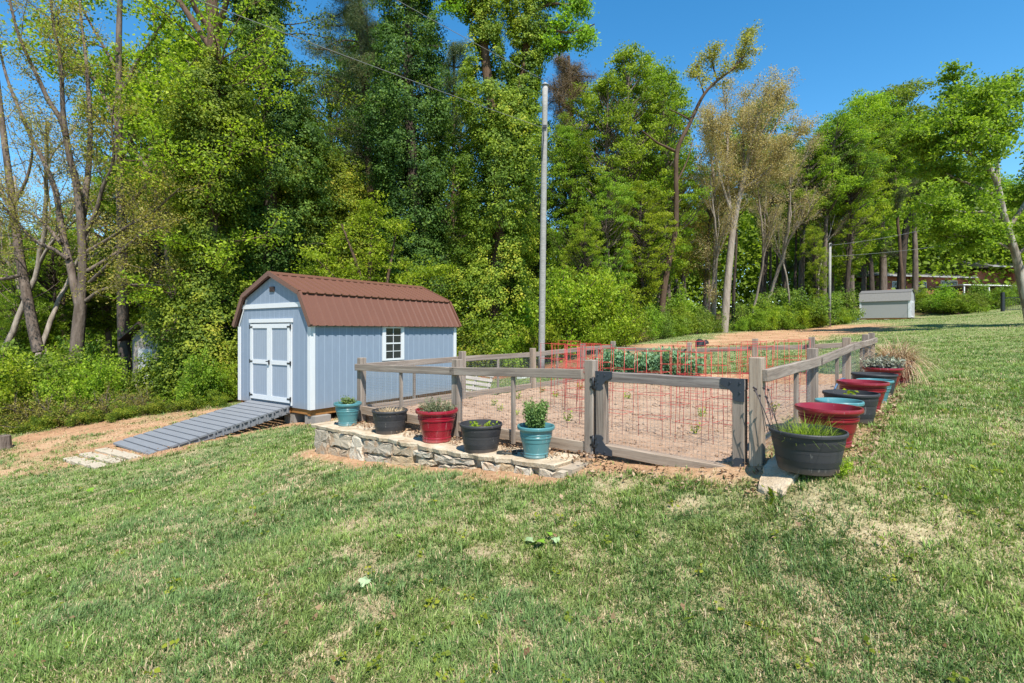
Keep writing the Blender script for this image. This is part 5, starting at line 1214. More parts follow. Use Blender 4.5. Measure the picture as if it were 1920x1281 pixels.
# pixel-traced trunks: each gets its own distance and bends in depth
def ptrunk(pts, D, r0, r1, dd=0, rs=None, n=None):
    """pts pixels; depth drifts by dd metres toward the end"""
    pts = np.array(pts, float); m = len(pts); t = np.linspace(0, 1, m); n = n or max(m*3, 10); u = np.linspace(0, 1, n)
    px = np.interp(u, t, pts[:,0]); py = np.interp(u, t, pts[:,1])
    kx = np.array([.25,.5,.25])
    for _ in range(2): px[1:-1] = np.convolve(px, kx, 'valid'); py[1:-1] = np.convolve(py, kx, 'valid')
    d = D + dd*u**1.3
    return np.stack([(px-CX)/F*d, d, ZC+(HY-py)/F*d], -1), r0 + (r1-r0)*u
def twigs(rs, brs, n, lg, r, up=.3, lev=1, nb=4, ang=.7, f0=.25, ratio=.55, wig=.35):
    out = []; tips = []; S = dict(lev=lev, nb=nb, b0=.2, f0=.3, ang=ang, ratio=ratio, wig=wig, up=up, seg=.35, tpb=3)
    for P_, R_ in brs:
        for k in range(n):
            f = f0 + (1-f0)*(k+rs.rand())/n; i = min(len(P_)-1, max(1, int(f*(len(P_)-1)))); t = P_[i]-P_[i-1]; t = t/np.linalg.norm(t)
            q = np.cross(t, rs.normal(size=3)); q = q/np.linalg.norm(q); d = rot_about(t, q, ang*(.7+.6*rs.rand()))
            branch(rs, P_[i], d, lg*(.6+.8*rs.rand())*(1.15-.5*f), min(r, R_[i]*.5), lev, S, out, tips)
    return out, tips

# --- forked, nearly bare tree at the left
rs = np.random.RandomState(21); D = 17.5
main = [ptrunk([(138,760),(141,690),(145,640),(149,600),(152,570)], D, .21, .175),
 ptrunk([(150,585),(138,533),(132,497),(121,457),(112,407),(106,362),(93,328),(79,295),(60,262),(37,208),(13,151),(0,95),(-15,30)], D, .125, .028, 1.2),
 ptrunk([(152,575),(156,497),(153,435),(149,384),(141,328),(132,306),(124,255),(114,221),(91,191),(74,151),(54,111),(34,67),(20,10),(5,-60)], D, .135, .025, -1.5),
 ptrunk([(124,255),(118,215),(116,151),(113,100),(100,50),(92,-30)], D-.6, .08, .025, -.8),
 ptrunk([(153,435),(157,384),(166,328),(171,235),(165,160),(161,101),(150,30),(148,-60)], D, .11, .025, 1.0),
 ptrunk([(155,445),(163,432),(183,393),(191,351),(211,317),(214,283),(208,233),(215,190)], D, .085, .02, -1.0),
 ptrunk([(164,472),(185,460),(208,446),(239,424),(281,404),(309,379),(337,353)], D, .075, .018, -1.6),
 ptrunk([(164,508),(202,486),(239,460),(281,432),(301,412),(325,395)], D, .07, .018, .8),
 ptrunk([(168,530),(197,502),(225,475),(260,440),(300,425)], D, .065, .018, -2.2),
 ptrunk([(162,564),(183,547),(208,538),(253,533),(300,536),(337,533)], D, .07, .015, -1.0),
 ptrunk([(128,486),(100,466),(70,457),(42,429),(6,387),(-20,350)], D, .075, .02, -1.2),
 ptrunk([(115,457),(98,435),(76,412),(56,398),(28,396),(-10,390)], D, .07, .018, 1.5)]
tw, tips = twigs(rs, main[1:], 12, 1.9, .016, .35, nb=6)
tips = np.array(tips); bt = tips[rs.rand(len(tips)) < .9]; P1, N1, s1, t1 = clump(rs, bt, 14, .34, .8, .06)
x, y = AT(138, D); tree_obj('bare_forked_tree', (x, y, main[0][0][0][2]), 'forked grey tree at the left with spreading nearly bare branches', None, main+tw, B['grey'], [('spring_buds', P1, N1, s1, t1, L['olive'], .6)])
# --- leaning trunk at the left edge
rs = np.random.RandomState(22); D = 20
main = [ptrunk([(72,660),(58,595),(48,540),(38,490),(30,430),(22,370),(14,310),(5,240),(-5,150)], D, .19, .08, .5), ptrunk([(42,515),(20,521),(-5,525),(-40,520)], D, .09, .04), ptrunk([(24,395),(8,370),(-15,330)], D, .08, .04), ptrunk([(25,385),(50,340),(62,290),(58,230)], D, .07, .02)]
tw, tips = twigs(rs, main, 6, 1.8, .02, .3); tips = np.array(tips); P1, N1, s1, t1 = clump(rs, tips, 8, .3, .8, .06)
x, y = AT(72, D); tree_obj('leaning_tree', (x, y, h1(x,y)), 'leaning grey trunk at the left picture edge', None, main+tw, B['grey'], [('spring_buds', P1, N1, s1, t1, L['tan'], .6)])
# --- straight maples behind, with big bright leaves across the top left
def hero(name, label, trunk, tw_args, seed, bark, leaf, per, rad, flat, size, extra=(), keep=1., asp=.62):
    rs = np.random.RandomState(seed); tw, tips = twigs(rs, trunk[tw_args.pop('skip', 0):], **tw_args); tips = np.array(list(tips))
    tips = tips[rs.rand(len(tips)) < keep]; P1, N1, s1, t1 = clump(rs, tips, per, rad, flat, size, .3)
    b = trunk[0][0][0]; return tree_obj(name, tuple(b), label, None, trunk+tw, bark, [('crown', P1, N1, s1, t1, leaf, asp)]+list(extra))
D = 21.5
tr = [ptrunk([(236,700),(232,640),(230,560),(229,470),(228,390),(224,320),(221,250),(224,170),(222,90),(225,0),(228,-60)], D, .235, .08),
      ptrunk([(228,400),(255,370),(300,320),(340,250),(370,180)], D, .09, .03, -3.0), ptrunk([(224,300),(260,240),(320,160),(390,90)], D, .09, .03, -2.5), ptrunk([(222,240),(200,190),(160,120),(110,60)], D, .08, .03, 1.0),
      ptrunk([(223,180),(260,110),(310,40),(350,-30)], D, .08, .03, -1.5), ptrunk([(224,140),(190,80),(150,10),(140,-40)], D, .07, .03), ptrunk([(229,430),(270,400),(310,360)], D, .08, .03, 2.0), ptrunk([(223,210),(290,200),(360,230),(420,270)], D, .08, .03, -3.5)]
hero('maple_tree', 'straight grey trunk maple with bright yellow-green leaves, right of the forked tree', tr, dict(skip=1, n=7, lg=2.3, r=.03, up=.15, nb=4, ang=.85), 31, B['grey'], L['lime'], 24, .62, .45, .15)
D = 22.5
tr = [ptrunk([(342,700),(333,620),(325,540),(318,480),(314,430),(305,400)], D, .24, .16), ptrunk([(305,405),(290,360),(280,300),(290,220),(300,140),(290,50),(280,-30)], D, .13, .04), ptrunk([(312,430),(335,380),(350,310),(356,240),(365,170)], D, .12, .03, 1.5), ptrunk([(288,330),(250,280),(220,200),(190,140)], D, .08, .03, 1.5), ptrunk([(290,230),(330,150),(360,90),(390,30)], D, .08, .03, -1.5)]
hero('maple_tree', 'twisted grey maple trunk between the bare tree and the ivy column', tr, dict(skip=1, n=7, lg=2.3, r=.03, up=.2, nb=4, ang=.85), 32, B['grey'], L['green'], 22, .65, .5, .15)

# --- ivy-clad trees
def ivy_shell(rs, path, rad, n, size, depth=.55, lump=1.1, amp=.5, seed=0, tone0=.42):
    """leaves hung in overlapping tufts round a path; rad(f) is the radius along it"""
    path = np.asarray(path); seg = np.linalg.norm(np.diff(path, axis=0), axis=1); cum = np.concatenate([[0], np.cumsum(seg)])/seg.sum(); tot = seg.sum()
    per = 46; m = n//per; f = rs.rand(m*2); R_ = np.array([rad(q) for q in np.linspace(0,1,60)]); Rf = np.interp(f, np.linspace(0,1,60), R_); keep = rs.rand(m*2) < Rf/R_.max()*.85+.15
    f = f[keep]; Rf = Rf[keep]; m = len(f); c = np.stack([np.interp(f, cum, path[:,i]) for i in range(3)], -1); th = rs.rand(m)*2*math.pi; ax, ay = np.cos(th), np.sin(th); zz = f*tot
    q1 = vnoise(ax*Rf.mean()+seed*7, ay*Rf.mean(), zz/lump*.6, s=seed); q2 = vnoise(ax*Rf*2.2+seed, ay*Rf*2.2, zz/lump*1.6, s=seed+3)
    inner = rs.rand(m) < .22
    r = np.maximum(Rf*(1+amp*((q1-.5)*1.6 + (q2-.5)*.9))*np.where(inner, .45+.3*rs.rand(m), .85+.15*rs.rand(m)), .1)
    q3 = vnoise(ax*Rf*1.4+seed*3, ay*Rf*1.4, zz*.9, s=seed+21); ok = q3 > .33; f, Rf, c, ax, ay, r, q3 = f[ok], Rf[ok], c[ok], ax[ok], ay[ok], r[ok], q3[ok]; m = len(f)
    r = r*np.where(rs.rand(m) < .12, 1.12+.25*rs.rand(m), 1)
    cc = c + np.stack([ax*r, ay*r, 0*r], -1); o = np.stack([ax, ay, np.full(m, .25)], -1)
    g = rs.normal(size=(m,per,3)); g = g/np.linalg.norm(g, axis=-1, keepdims=True)*rs.rand(m,per,1)**.45; tr = (.17+.22*rs.rand(m))[:,None,None]*np.clip(Rf,.6,1.6)[:,None,None]**.4
    P_ = cc[:,None,:] + g*tr*np.array([1,1,.75]); P_[:,:,2] -= .25*(np.linalg.norm(g[:,:,:2], axis=-1)*tr[:,:,0])
    N = nrm(g*.9 + o[:,None,:]*.55 + UP*.35 + rs.normal(size=(m,per,3))*.35).reshape(-1,3); P_ = P_.reshape(-1,3)
    tc = tone0 + .5*(rs.rand(m)-.5) + .55*(vnoise(cc[:,0]*.45, cc[:,1]*.45, cc[:,2]*.4, s=seed+9)-.5); tone = (tc[:,None] + .25*(rs.rand(m,per)-.5)).reshape(-1)
    return P_, N, size*(.6+.8*rs.rand(m*per)), tone
def cat4(*a): return [np.concatenate(z) for z in zip(*a)]
def sprays(rs, path, n, r0, r1, lg, per, rad, size, f0=.1, droop=-.15, seed=0, tone0=.5, flat=.5):
    """leafy side branches poking out of the column"""
    out = []; tips = []; path = np.asarray(path)
    for k in range(n):
        f = f0+(1-f0)*(k+rs.rand())/n; i = min(len(path)-2, int(f*(len(path)-1))); p = path[i]; az = rs.rand()*6.28; d = np.array([math.cos(az), math.sin(az), .35+.3*rs.rand()])
        S = dict(lev=1, nb=4, b0=.4, f0=.3, ang=.7, ratio=.45, wig=.3, up=droop, seg=.4, tpb=3); branch(rs, p, d, lg*(.6+.7*rs.rand()), r0, 1, S, out, tips)
    P_, N, s, t = clump(rs, np.array(tips), per, rad, flat, size, .3); return out, (P_, N, s, t + tone0-.5)
# 1: ivy column left of the shed
rs = np.random.RandomState(51); D = 17.6
tk = ptrunk([(372,790),(375,700),(382,600),(388,500),(392,400),(396,300),(400,200),(404,110),(398,40),(396,-80)], D, .34, .17)
tk2 = ptrunk([(400,95),(365,45),(335,0),(300,-50)], D, .13, .06, 1.2); tk3 = ptrunk([(402,70),(420,20),(440,-50)], D, .12, .06, -.8); tk4 = ptrunk([(398,60),(360,10),(345,-60)], D, .10, .05, -1.)
mid = tk[0][:int(len(tk[0])*.80)]
i1 = ivy_shell(rs, mid, lambda f: (1.25 - .25*f + .35*math.sin(f*9)) * (1 if f < .8 else (1-f)/.2*.7+.3), 80000, .078, seed=11, tone0=.5)
br, i2 = sprays(rs, mid, 58, .03, .02, 2.5, 20, .42, .10, f0=.3, droop=.05, seed=3, tone0=.55)
tree_obj('ivy_covered_tree', tuple(tk[0][0]), 'broad trunk wrapped in bright ivy standing left of the blue-grey shed', None, [tk,tk2,tk3,tk4]+br, B['brown'], [('ivy', *i1, L['ivy'], .75), ('side_shoots', *i2, L['lime'], .62)], 10)
# upper right part of the same mass: ivy tree whose top leaves the frame
rs = np.random.RandomState(52); D = 20.5
tk = ptrunk([(515,800),(512,700),(508,600),(505,450),(508,330),(500,200),(490,90),(478,0),(470,-90)], D, .33, .14)
i1 = ivy_shell(rs, tk[0], lambda f: 1.15+.75*math.sin(min(1,f*1.15)*3.0)**2+.3*math.sin(f*13), 96000, .085, seed=12, tone0=.5, lump=1.5, amp=.75)
br, i2 = sprays(rs, tk[0], 48, .03, .02, 2.8, 20, .5, .10, f0=.2, seed=4, tone0=.35)
tree_obj('ivy_covered_tree', tuple(tk[0][0]), 'towering dark ivy tree rising behind the left gable of the shed', None, [tk]+br, B['dark'], [('ivy', *i1, L['ivy_dark'], .75), ('side_shoots', *i2, L['ivy'], .62)], 10)
rs = np.random.RandomState(53); D = 23
tk = ptrunk([(625,760),(622,620),(610,480),(592,380),(580,300),(568,210)], D, .30, .10)
i1 = ivy_shell(rs, tk[0], lambda f: 1.0+1.1*math.sin(f*3.1)**1.0+.25*math.sin(f*11), 76000, .088, seed=13, tone0=.48, lump=1.5, amp=.75)
br, i2 = sprays(rs, tk[0], 40, .03, .02, 2.5, 18, .5, .11, f0=.3, seed=5, tone0=.45)
tree_obj('ivy_covered_tree', tuple(tk[0][0]), 'rounded shorter ivy tree between the two towering ones behind the shed', None, [tk]+br, B['dark'], [('ivy', *i1, L['ivy'], .75), ('side_shoots', *i2, L['ivy'], .62)], 10)
rs = np.random.RandomState(54); D = 22.5
tk = ptrunk([(800,760),(797,640),(790,500),(778,380),(768,250),(764,130),(768,20),(772,-80)], D, .34, .15)
i1 = ivy_shell(rs, tk[0], lambda f: 1.75-.45*f+.28*math.sin(f*12), 100000, .085, seed=14, tone0=.45, lump=1.4, amp=.7)
br, i2 = sprays(rs, tk[0], 46, .03, .02, 1.9, 18, .5, .10, f0=.25, seed=6, tone0=.4)
tree_obj('ivy_covered_tree', tuple(tk[0][0]), 'tall dark ivy column behind the right end of the shed roof', None, [tk]+br, B['dark'], [('ivy', *i1, L['ivy_dark'], .75), ('side_shoots', *i2, L['ivy_dark'], .62)], 10)
rs = np.random.RandomState(55); D = 22.0
tk = ptrunk([(915,740),(917,660),(925,560),(935,450),(938,330),(930,230),(912,140),(905,60),(905,-80)], D, .36, .16); tk2 = ptrunk([(938,330),(958,240),(980,160),(988,80),(990,-80)], D, .22, .14, .4)
i1 = ivy_shell(rs, tk[0], lambda f: (1.75-.25*f if f < .5 else 1.6-(f-.5)*2.2)+.22*math.sin(f*14), 112000, .085, seed=15, tone0=.52, lump=1.3, amp=.65)
i3 = ivy_shell(rs, tk2[0], lambda f: .95-.35*f+.15*math.sin(f*10), 42000, .082, seed=16, tone0=.40, lump=1.0, amp=.5)
ba = [ptrunk([(988,70),(1020,50),(1055,62),(1085,60),(1115,45)], D, .08, .02, -1.), ptrunk([(988,30),(1030,5),(1070,10),(1105,0)], D, .08, .02, -.5), ptrunk([(989,10),(1040,-30),(1090,-40)], D, .07, .02), ptrunk([(985,100),(1030,82),(1060,88)], D, .05, .02, .8), ptrunk([(906,40),(870,10),(830,0)], D, .06, .02, -.5)]
tw, tp = twigs(np.random.RandomState(5), ba, 6, 1.0, .015, -.1, ang=.8); cl = clump(rs, np.array(tp), 26, .42, .55, .12, .3)
tree_obj('ivy_covered_tree', tuple(tk[0][0]), 'twin stemmed bright ivy tree just left of the tall pole', None, [tk,tk2]+ba+tw, B['brown'], [('ivy', *cat4(i1, i3), L['ivy'], .75), ('crown', *cl, L['green'], .62)], 10)
# pines between the ivy trees
def pine(name, label, trunk, seed, n, lg, leaf, per=120, rad=.5, f0=.35, size=.2):
    rs = np.random.RandomState(seed); out = []; tips = []; P_, R_ = trunk
    for k in range(n):
        f = f0+(1-f0)*(k+rs.rand())/n; i = min(len(P_)-2, int(f*(len(P_)-1))); az = rs.rand()*6.28; d = np.array([math.cos(az), math.sin(az), .05+.3*rs.rand()])
        S = dict(lev=1, nb=5, b0=.35, f0=.3, ang=.7, ratio=.35, wig=.35, up=.12, seg=.4, tpb=2); branch(rs, P_[i], d, lg*(.6+.7*rs.rand())*(1.2-.6*(f-f0)/(1-f0)), .05, 1, S, out, tips)
    cl = clump(rs, np.array(tips), per, rad, .6, size, .35, .2)
    return tree_obj(name, tuple(P_[0]), label, None, [trunk]+out, B['brown'], [('needles', *cl, leaf, .07)])
pine('pine_tree', 'dark pine with open limbs against the sky behind the shed roof', ptrunk([(715,740),(705,500),(690,300),(682,150),(675,20),(672,-60)], 27, .26, .10), 61, 60, 2.9, L['pine'], 200, .6, .3)
pine('pine_tree', 'thin pine with pale bare stems glimpsed between the dark ivy columns', ptrunk([(846,740),(848,500),(850,300),(852,160),(850,80)], 31, .14, .06), 62, 22, 1.7, L['pine'], 90, .5, .55)
pine('pine_tree', 'browned pine top poking up just right of the tall pole', ptrunk([(1085,700),(1080,500),(1075,300),(1070,180),(1066,105)], 30, .24, .08), 63, 30, 2.0, L['brownpine'], 110, .5, .5)
# small layered flowering tree over the shed roof
rs = np.random.RandomState(65); D = 19.3; b0 = PX(705, 735, D)
st = [ptrunk([(705,745),(700,660),(690,560),(660,470),(640,420)], D, .12, .03, -.4), ptrunk([(703,660),(720,560),(735,480),(745,420)], D, .09, .025, .6), ptrunk([(700,640),(660,560),(610,500),(585,480)], D, .07, .02, -1.2), ptrunk([(703,640),(750,560),(790,520),(815,500)], D, .07, .02, -1.0), ptrunk([(700,620),(690,500),(700,420),(690,390)], D, .07, .02, .8), ptrunk([(703,650),(770,590),(810,560)], D, .06, .02, -.3), ptrunk([(700,640),(640,545),(600,525)], D, .06, .02, .9)]
tw, tp = twigs(rs, st, 9, 1.25, .02, -.05, ang=.85); cl = clump(rs, np.array(tp), 26, .48, .28, .095, .3)
tree_obj('dogwood_tree', tuple(st[0][0][0]), 'small layered lime green tree spreading just above the shed roof', None, st+tw, B['brown'], [('crown', *cl, L['lime'], .55)])
# --- curved dark trunk reaching over to the right
rs = np.random.RandomState(66); D = 25
st = [ptrunk([(1240,600),(1243,555),(1250,510),(1260,465),(1268,430),(1268,370),(1267,300),(1272,270),(1290,240),(1305,205),(1320,175),(1345,150),(1375,130),(1395,105)], D, .155, .045, -.8, n=44), ptrunk([(1268,285),(1250,276),(1232,268),(1220,258),(1203,245)], D, .07, .03, -1.0), ptrunk([(1298,228),(1275,214),(1255,205)], D, .05, .02, -.6), ptrunk([(1270,340),(1290,300),(1300,260)], D, .05, .015, .6),
      ptrunk([(1345,150),(1335,120),(1340,95)], D-.3, .05, .015), ptrunk([(1320,175),(1310,145),(1305,120)], D-.3, .04, .012), ptrunk([(1375,130),(1395,90),(1400,70)], D-.5, .04, .012), ptrunk([(1360,140),(1385,118),(1415,90)], D-.4, .04, .012)]
tw, tp = twigs(rs, [st[4],st[5],st[6],st[7],(st[0][0][-14:],st[0][1][-14:])], 7, .9, .014, .25, ang=.8); cl = clump(rs, np.array(tp), 13, .33, .6, .085, .3)
tree_obj('curved_tree', tuple(st[0][0][0]), 'dark tree with an S-curved trunk and a bronze tuft on top', None, st+tw, B['brown'], [('crown', *cl, L['olive'], .6)], 10)
# --- wide tan budding tree
rs = np.random.RandomState(67); D = 28.5
st = [ptrunk([(1356,640),(1359,600),(1363,540),(1369,480),(1374,430)], D, .23, .17), ptrunk([(1374,435),(1368,380),(1362,320),(1365,270),(1362,210),(1355,160)], D, .11, .03, 1.), ptrunk([(1374,435),(1386,370),(1400,310),(1410,260),(1425,210),(1440,165)], D, .15, .03, -1.), ptrunk([(1376,425),(1392,350),(1420,290),(1452,240),(1480,200)], D, .10, .025, .8), ptrunk([(1386,370),(1395,300),(1392,240),(1398,170)], D, .09, .025, 1.8), ptrunk([(1390,355),(1430,330),(1465,290),(1500,250)], D, .07, .02, -1.8), ptrunk([(1368,390),(1345,320),(1338,260),(1335,210)], D, .08, .02, -1.2), ptrunk([(1400,310),(1425,255),(1450,205),(1465,170)], D, .07, .02, -.3), ptrunk([(1392,352),(1420,345),(1450,325),(1490,300)], D, .05, .015, 1.2)]
st += [ptrunk([(1336,640),(1340,520),(1342,430),(1338,330),(1330,260),(1326,210)], D+1.2, .16, .03)]
tw, tp = twigs(rs, st[1:], 15, 1.7, .018, .45, ang=.6, f0=.15); tp = np.array(tp); cl = clump(rs, tp, 36, .45, .7, .075, .35)
tree_obj('budding_tree', tuple(st[0][0][0]), 'wide pale trunked tree with a broad tan crown of spring buds', None, st+tw, B['pale'], [('spring_buds', *cl, L['tan'], .55)], 10)
# --- sycamore with mottled white trunk at the right edge
rs = np.random.RandomState(68); D = 24.5
st = [ptrunk([(1932,610),(1924,565),(1915,530),(1908,490),(1898,455),(1886,420),(1878,385),(1872,350),(1862,325),(1845,310),(1820,290),(1795,262),(1775,225)], D, .20, .05, -1.0), ptrunk([(1872,350),(1868,300),(1880,250),(1890,200),(1895,160)], D, .10, .025, .6), ptrunk([(1862,325),(1835,250),(1815,190),(1790,140)], D, .08, .02, .9), ptrunk([(1885,415),(1850,395),(1810,400),(1770,390),(1725,380)], D, .09, .02, -1.6), ptrunk([(1890,430),(1930,370),(1960,300),(1970,240)], D, .10, .03, .4), ptrunk([(1875,370),(1830,350),(1780,330),(1730,300)], D, .08, .02, .8), ptrunk([(1902,470),(1860,450),(1810,445),(1760,430)], D, .07, .02, -.6), ptrunk([(1820,290),(1780,275),(1740,260),(1715,245)], D-.5, .05, .02, .5), ptrunk([(1868,300),(1850,230),(1845,170)], D, .06, .02, -1.2), ptrunk([(1905,480),(1950,440),(1990,400)], D, .08, .03, -.8)]
tw, tp = twigs(rs, st[1:]+[(st[0][0][-15:], st[0][1][-15:])], 13, 1.6, .02, .12, ang=.85); cl = clump(rs, np.array(tp), 30, .50, .42, .13, .3)
tree_obj('sycamore_tree', tuple(st[0][0][0]), 'mottled white barked sycamore leaning in at the right edge of the lawn', None, st+tw, B['white'], [('crown', *cl, L['green'], .7)], 10)

# --- woodland behind, row by row
def wood(items, label, group):
    for key, px, D, py, w_ in items: plant_tree(key, px, D, toph(px, py, D), label, group, None, w_)
wood([('tallG',1185,27,75,1.0),('tallG',1235,28,120,.9),('tallG',1140,26,130,1.0),('tallL',1200,29,90,1.0),('tallL',1120,30,150,1.0),('tallL',1255,30,140,.9),('broadL',1210,25,330,.9),('tallM',1100,28,200,1.0),('tallG',1060,27,230,.85)], 'tall fresh green tree in the woods right of the tall pole', 'green trees right of the tall pole')
wood([('broadG',1150,24,330,.8),('broadL',1090,23,400,.7)], 'shorter leafy tree in front of the tall green ones right of the pole', 'shorter trees right of the pole')
wood([('tallO',1285,31,190,1.0),('tallO',1240,32,230,1.0),('tallO',1320,33,230,.9)], 'yellow-bronze budding tree behind the curved trunk', 'bronze trees behind the curved trunk')
wood([('trunkG',1545,40,215,1.2),('tallL',1585,41,230,1.0),('tallL',1555,44,225,1.0),('trunkM',1430,42,190,1.2),('trunkG',1500,43,270,1.1),('trunkM',1470,41,260,1.1),('broadL',1530,38,420,.6)], 'leafy green tree between the tan tree and the far grey shed', 'green trees behind the dirt strip')
wood([('trunkG',1655,51,145,1.3),('tallL',1618,51,180,1.0),('trunkM',1690,53,160,1.4),('trunkG',1715,52,185,1.2),('trunkG',1598,50,215,1.2),('tallG',1700,78,330,1.6),('tallL',1760,80,350,1.6),('tallG',1820,80,330,1.6),('tallM',1660,76,300,1.6),('tallL',1880,80,340,1.6)], 'tall dark trunked tree behind the far grey shed', 'tall trees behind the far grey shed')
wood([('trunkG',1835,76,300,1.5),('trunkG',1965,46,300,1.0),('trunkM',2015,44,240,1.0),('trunkM',1775,76,300,1.5),('broadG',1700,72,330,1.4),('broadL',1790,74,350,1.4),('broadG',1870,74,330,1.4),('broadM',1640,70,330,1.4)], 'leafy tree near the brick house', 'trees near the brick house')
wood([('bareT',1425,36,300,1.0),('bareT',1315,30,330,.9),('bareT',1405,34,330,.8),('bareT',1290,34,290,.9),('bareT',1480,37,360,.8),('bareT',1225,31,340,.8),('bareT',1540,39,380,.8),('bareT',1198,30,360,.8)], 'slim pale bare trunk at the edge of the woods behind the garden', 'slim bare trunks behind the garden')
wood([('tallM',1000,30,150,.9),('tallM',640,31,120,1.0),('tallG',690,32,60,1.0),('tallM',745,33,100,1.0),('tallM',850,31,170,1.0),('tallG',600,33,250,1.0),('tallM',815,34,90,.9),('broadM',960,31,330,1.0),('broadM',830,32,380,.9),('broadM',720,31,300,.9),('broadM',640,30,330,.9),('broadM',560,30,330,.9),('broadG',880,33,420,.9)], 'dim woodland tree filling the gap behind the ivy trees', 'trees behind the ivy columns')
wood([('broadL',90,30,400,.9),('broadG',30,28,430,.8),('broadM',150,33,390,1.0),('broadG',205,34,330,1.0),('broadL',260,32,300,.9),('broadG',310,30,270,.9),('broadM',350,33,250,1.0),('broadG',-30,31,400,1.0),('broadL',420,29,140,.9),('broadM',450,31,200,1.0),('broadL',300,28,90,.8),('broadG',370,30,60,.9)], 'leafy tree in the woods at the left behind the bare tree', 'woods at the left')
wood([('bareT',60,27,250,1.0),('bareT',15,25,280,1.0),('bareT',105,28,290,1.0),('bareT',275,29,330,.9),('bareT',-20,26,200,1.0)], 'bare budding tree at the left behind the forked tree', 'bare trees at the left')
wood([('pineT',1690,48,260,.8),('pineT',1455,46,330,.8),('pineT',120,36,420,.9)], 'pine tree deep in the woods', 'pines deep in the woods')
wood([('trunkM',1426,38,250,.9),('trunkG',1505,39,260,.9),('trunkM',1530,41,260,.9),('trunkG',1560,42,250,.9),('trunkM',1588,40,240,1.0),('trunkM',1635,50,220,1.0),('trunkM',1375,36,290,.8),('trunkG',1330,37,300,.8),('trunkM',1265,34,300,.8),('trunkM',1490,42,280,.8),('trunkG',1445,42,290,.8),('trunkM',1220,33,300,.8),('trunkM',1180,32,260,.8)], 'straight dark trunk in the woodland edge beyond the lawn', 'dark trunks in the woodland edge')

# --- shrubs along the wood edge
def bush_proto(key, name, seed, leaf, hh, wd, per, size, rad=.3, flat=.7, stems=14, bark=None):
    rs = np.random.RandomState(seed); out = []; tips = []
    for k in range(stems):
        az = rs.rand()*6.28; t = (rs.rand()**.7)*.95; d = np.array([math.cos(az)*math.sin(t)*wd/hh, math.sin(az)*math.sin(t)*wd/hh, math.cos(t)]); ln = hh*(.55+.5*rs.rand())*np.linalg.norm(d)**.6
        S = dict(lev=1, nb=6, b0=.2, f0=.3, ang=.75, ratio=.42, wig=.35, up=.05, seg=.3, tpb=4); branch(rs, np.array([rs.normal()*.15*wd, rs.normal()*.15*wd, -.05]), d, ln, .022, 1, S, out, tips)
    tips = np.array(tips); tips = tips[tips[:,2] > .05]; cl = clump(rs, tips, per, rad, flat, size, .3)
    rt = tree_obj(name, (0,0,0), 'x', None, out, bark or B['brown'], [('foliage', *cl, leaf, .6)], 5, 'shrub'); PROTO[key] = [rt, 0, hh]
bush_proto('bL','lime_shrub',71,L['lime'],2.4,1.5,26,.085)
bush_proto('bG','green_shrub',72,L['green'],2.2,1.5,26,.085)
bush_proto('bM','dark_shrub',73,L['mid'],2.2,1.6,26,.085)
bush_proto('bI','ivy_shrub',74,L['ivy'],1.8,1.5,30,.08)
bush_proto('bT','twiggy_shrub',75,L['olive'],1.9,1.5,5,.06,.25,.8,22,B['grey'])
def shrubs(items, label, group):
    for key, px, D, py, w_ in items: plant_tree(key, px, D, max(.5, toph(px, py, D)), label, group, None, w_)
shrubs([('bL',40,14.2,650,.9),('bG',110,14.4,665,.8),('bL',175,14.6,655,.8),('bG',225,14.8,735,.8),('bL',300,15.2,738,.8),('bG',375,15.6,640,.7),('bL',415,15.9,670,.7),('bL',-20,14,640,.9),('bM',80,16,630,.9),('bG',175,17.5,665,.7),('bL',150,17,640,.9),('bM',20,16.5,600,.9),('bM',175,18.5,610,.7),('bG',345,18.3,600,.8),('bG',130,19.5,600,.9),('bM',295,24.5,600,.9)], 'bright green shrub in the dense thicket left of the shed', 'thicket shrubs left of the shed')
shrubs([('bT',70,13.7,720,1.0),('bT',130,13.9,725,1.0),('bT',200,14.2,715,1.0),('bT',15,13.6,730,1.0),('bT',270,14.7,715,.9)], 'twiggy grey-stemmed shrub at the front of the left thicket', 'twiggy shrubs at the front of the left thicket')
shrubs([('bI',30,13.3,795,1.3),('bI',95,13.5,790,1.3),('bI',160,13.7,782,1.2),('bI',225,13.9,772,1.2),('bI',290,14.4,762,1.1),('bI',350,14.8,752,1.1),('bI',405,15.1,745,1.1),('bI',-30,13.2,790,1.3)], 'low ivy shrub along the foot of the left thicket', 'low shrubs at the foot of the left thicket')
shrubs([('bG',440,17.0,700,.8),('bM',475,19,620,1.0),('bM',550,20,560,1.0),('bG',640,20.5,560,1.0),('bM',760,20.5,560,1.0),('bM',830,20.2,570,1.0),('bI',865,19.8,620,1.0)], 'dark shrub directly behind the blue-grey shed', 'shrubs behind the shed')
shrubs([('bG',880,21,560,.9),('bL',905,20.6,600,.8),('bG',955,20.6,560,.9),('bL',985,20.3,590,.8),('bG',935,20.3,620,.7)], 'green shrub at the foot of the twin stemmed ivy tree', 'shrubs left of the tall pole')
shrubs([('bL',1045,20.6,490,.8),('bL',1085,20.8,485,.8),('bL',1120,21.2,500,.8),('bL',1160,21.6,520,.8),('bG',1065,22.5,480,.8),('bG',1140,23,490,.8),('bL',1035,20.2,560,.8),('bL',1100,20.5,560,.8),('bG',1180,22.6,560,.8)], 'bright lime shrub right of the tall pole', 'lime shrubs right of the tall pole')
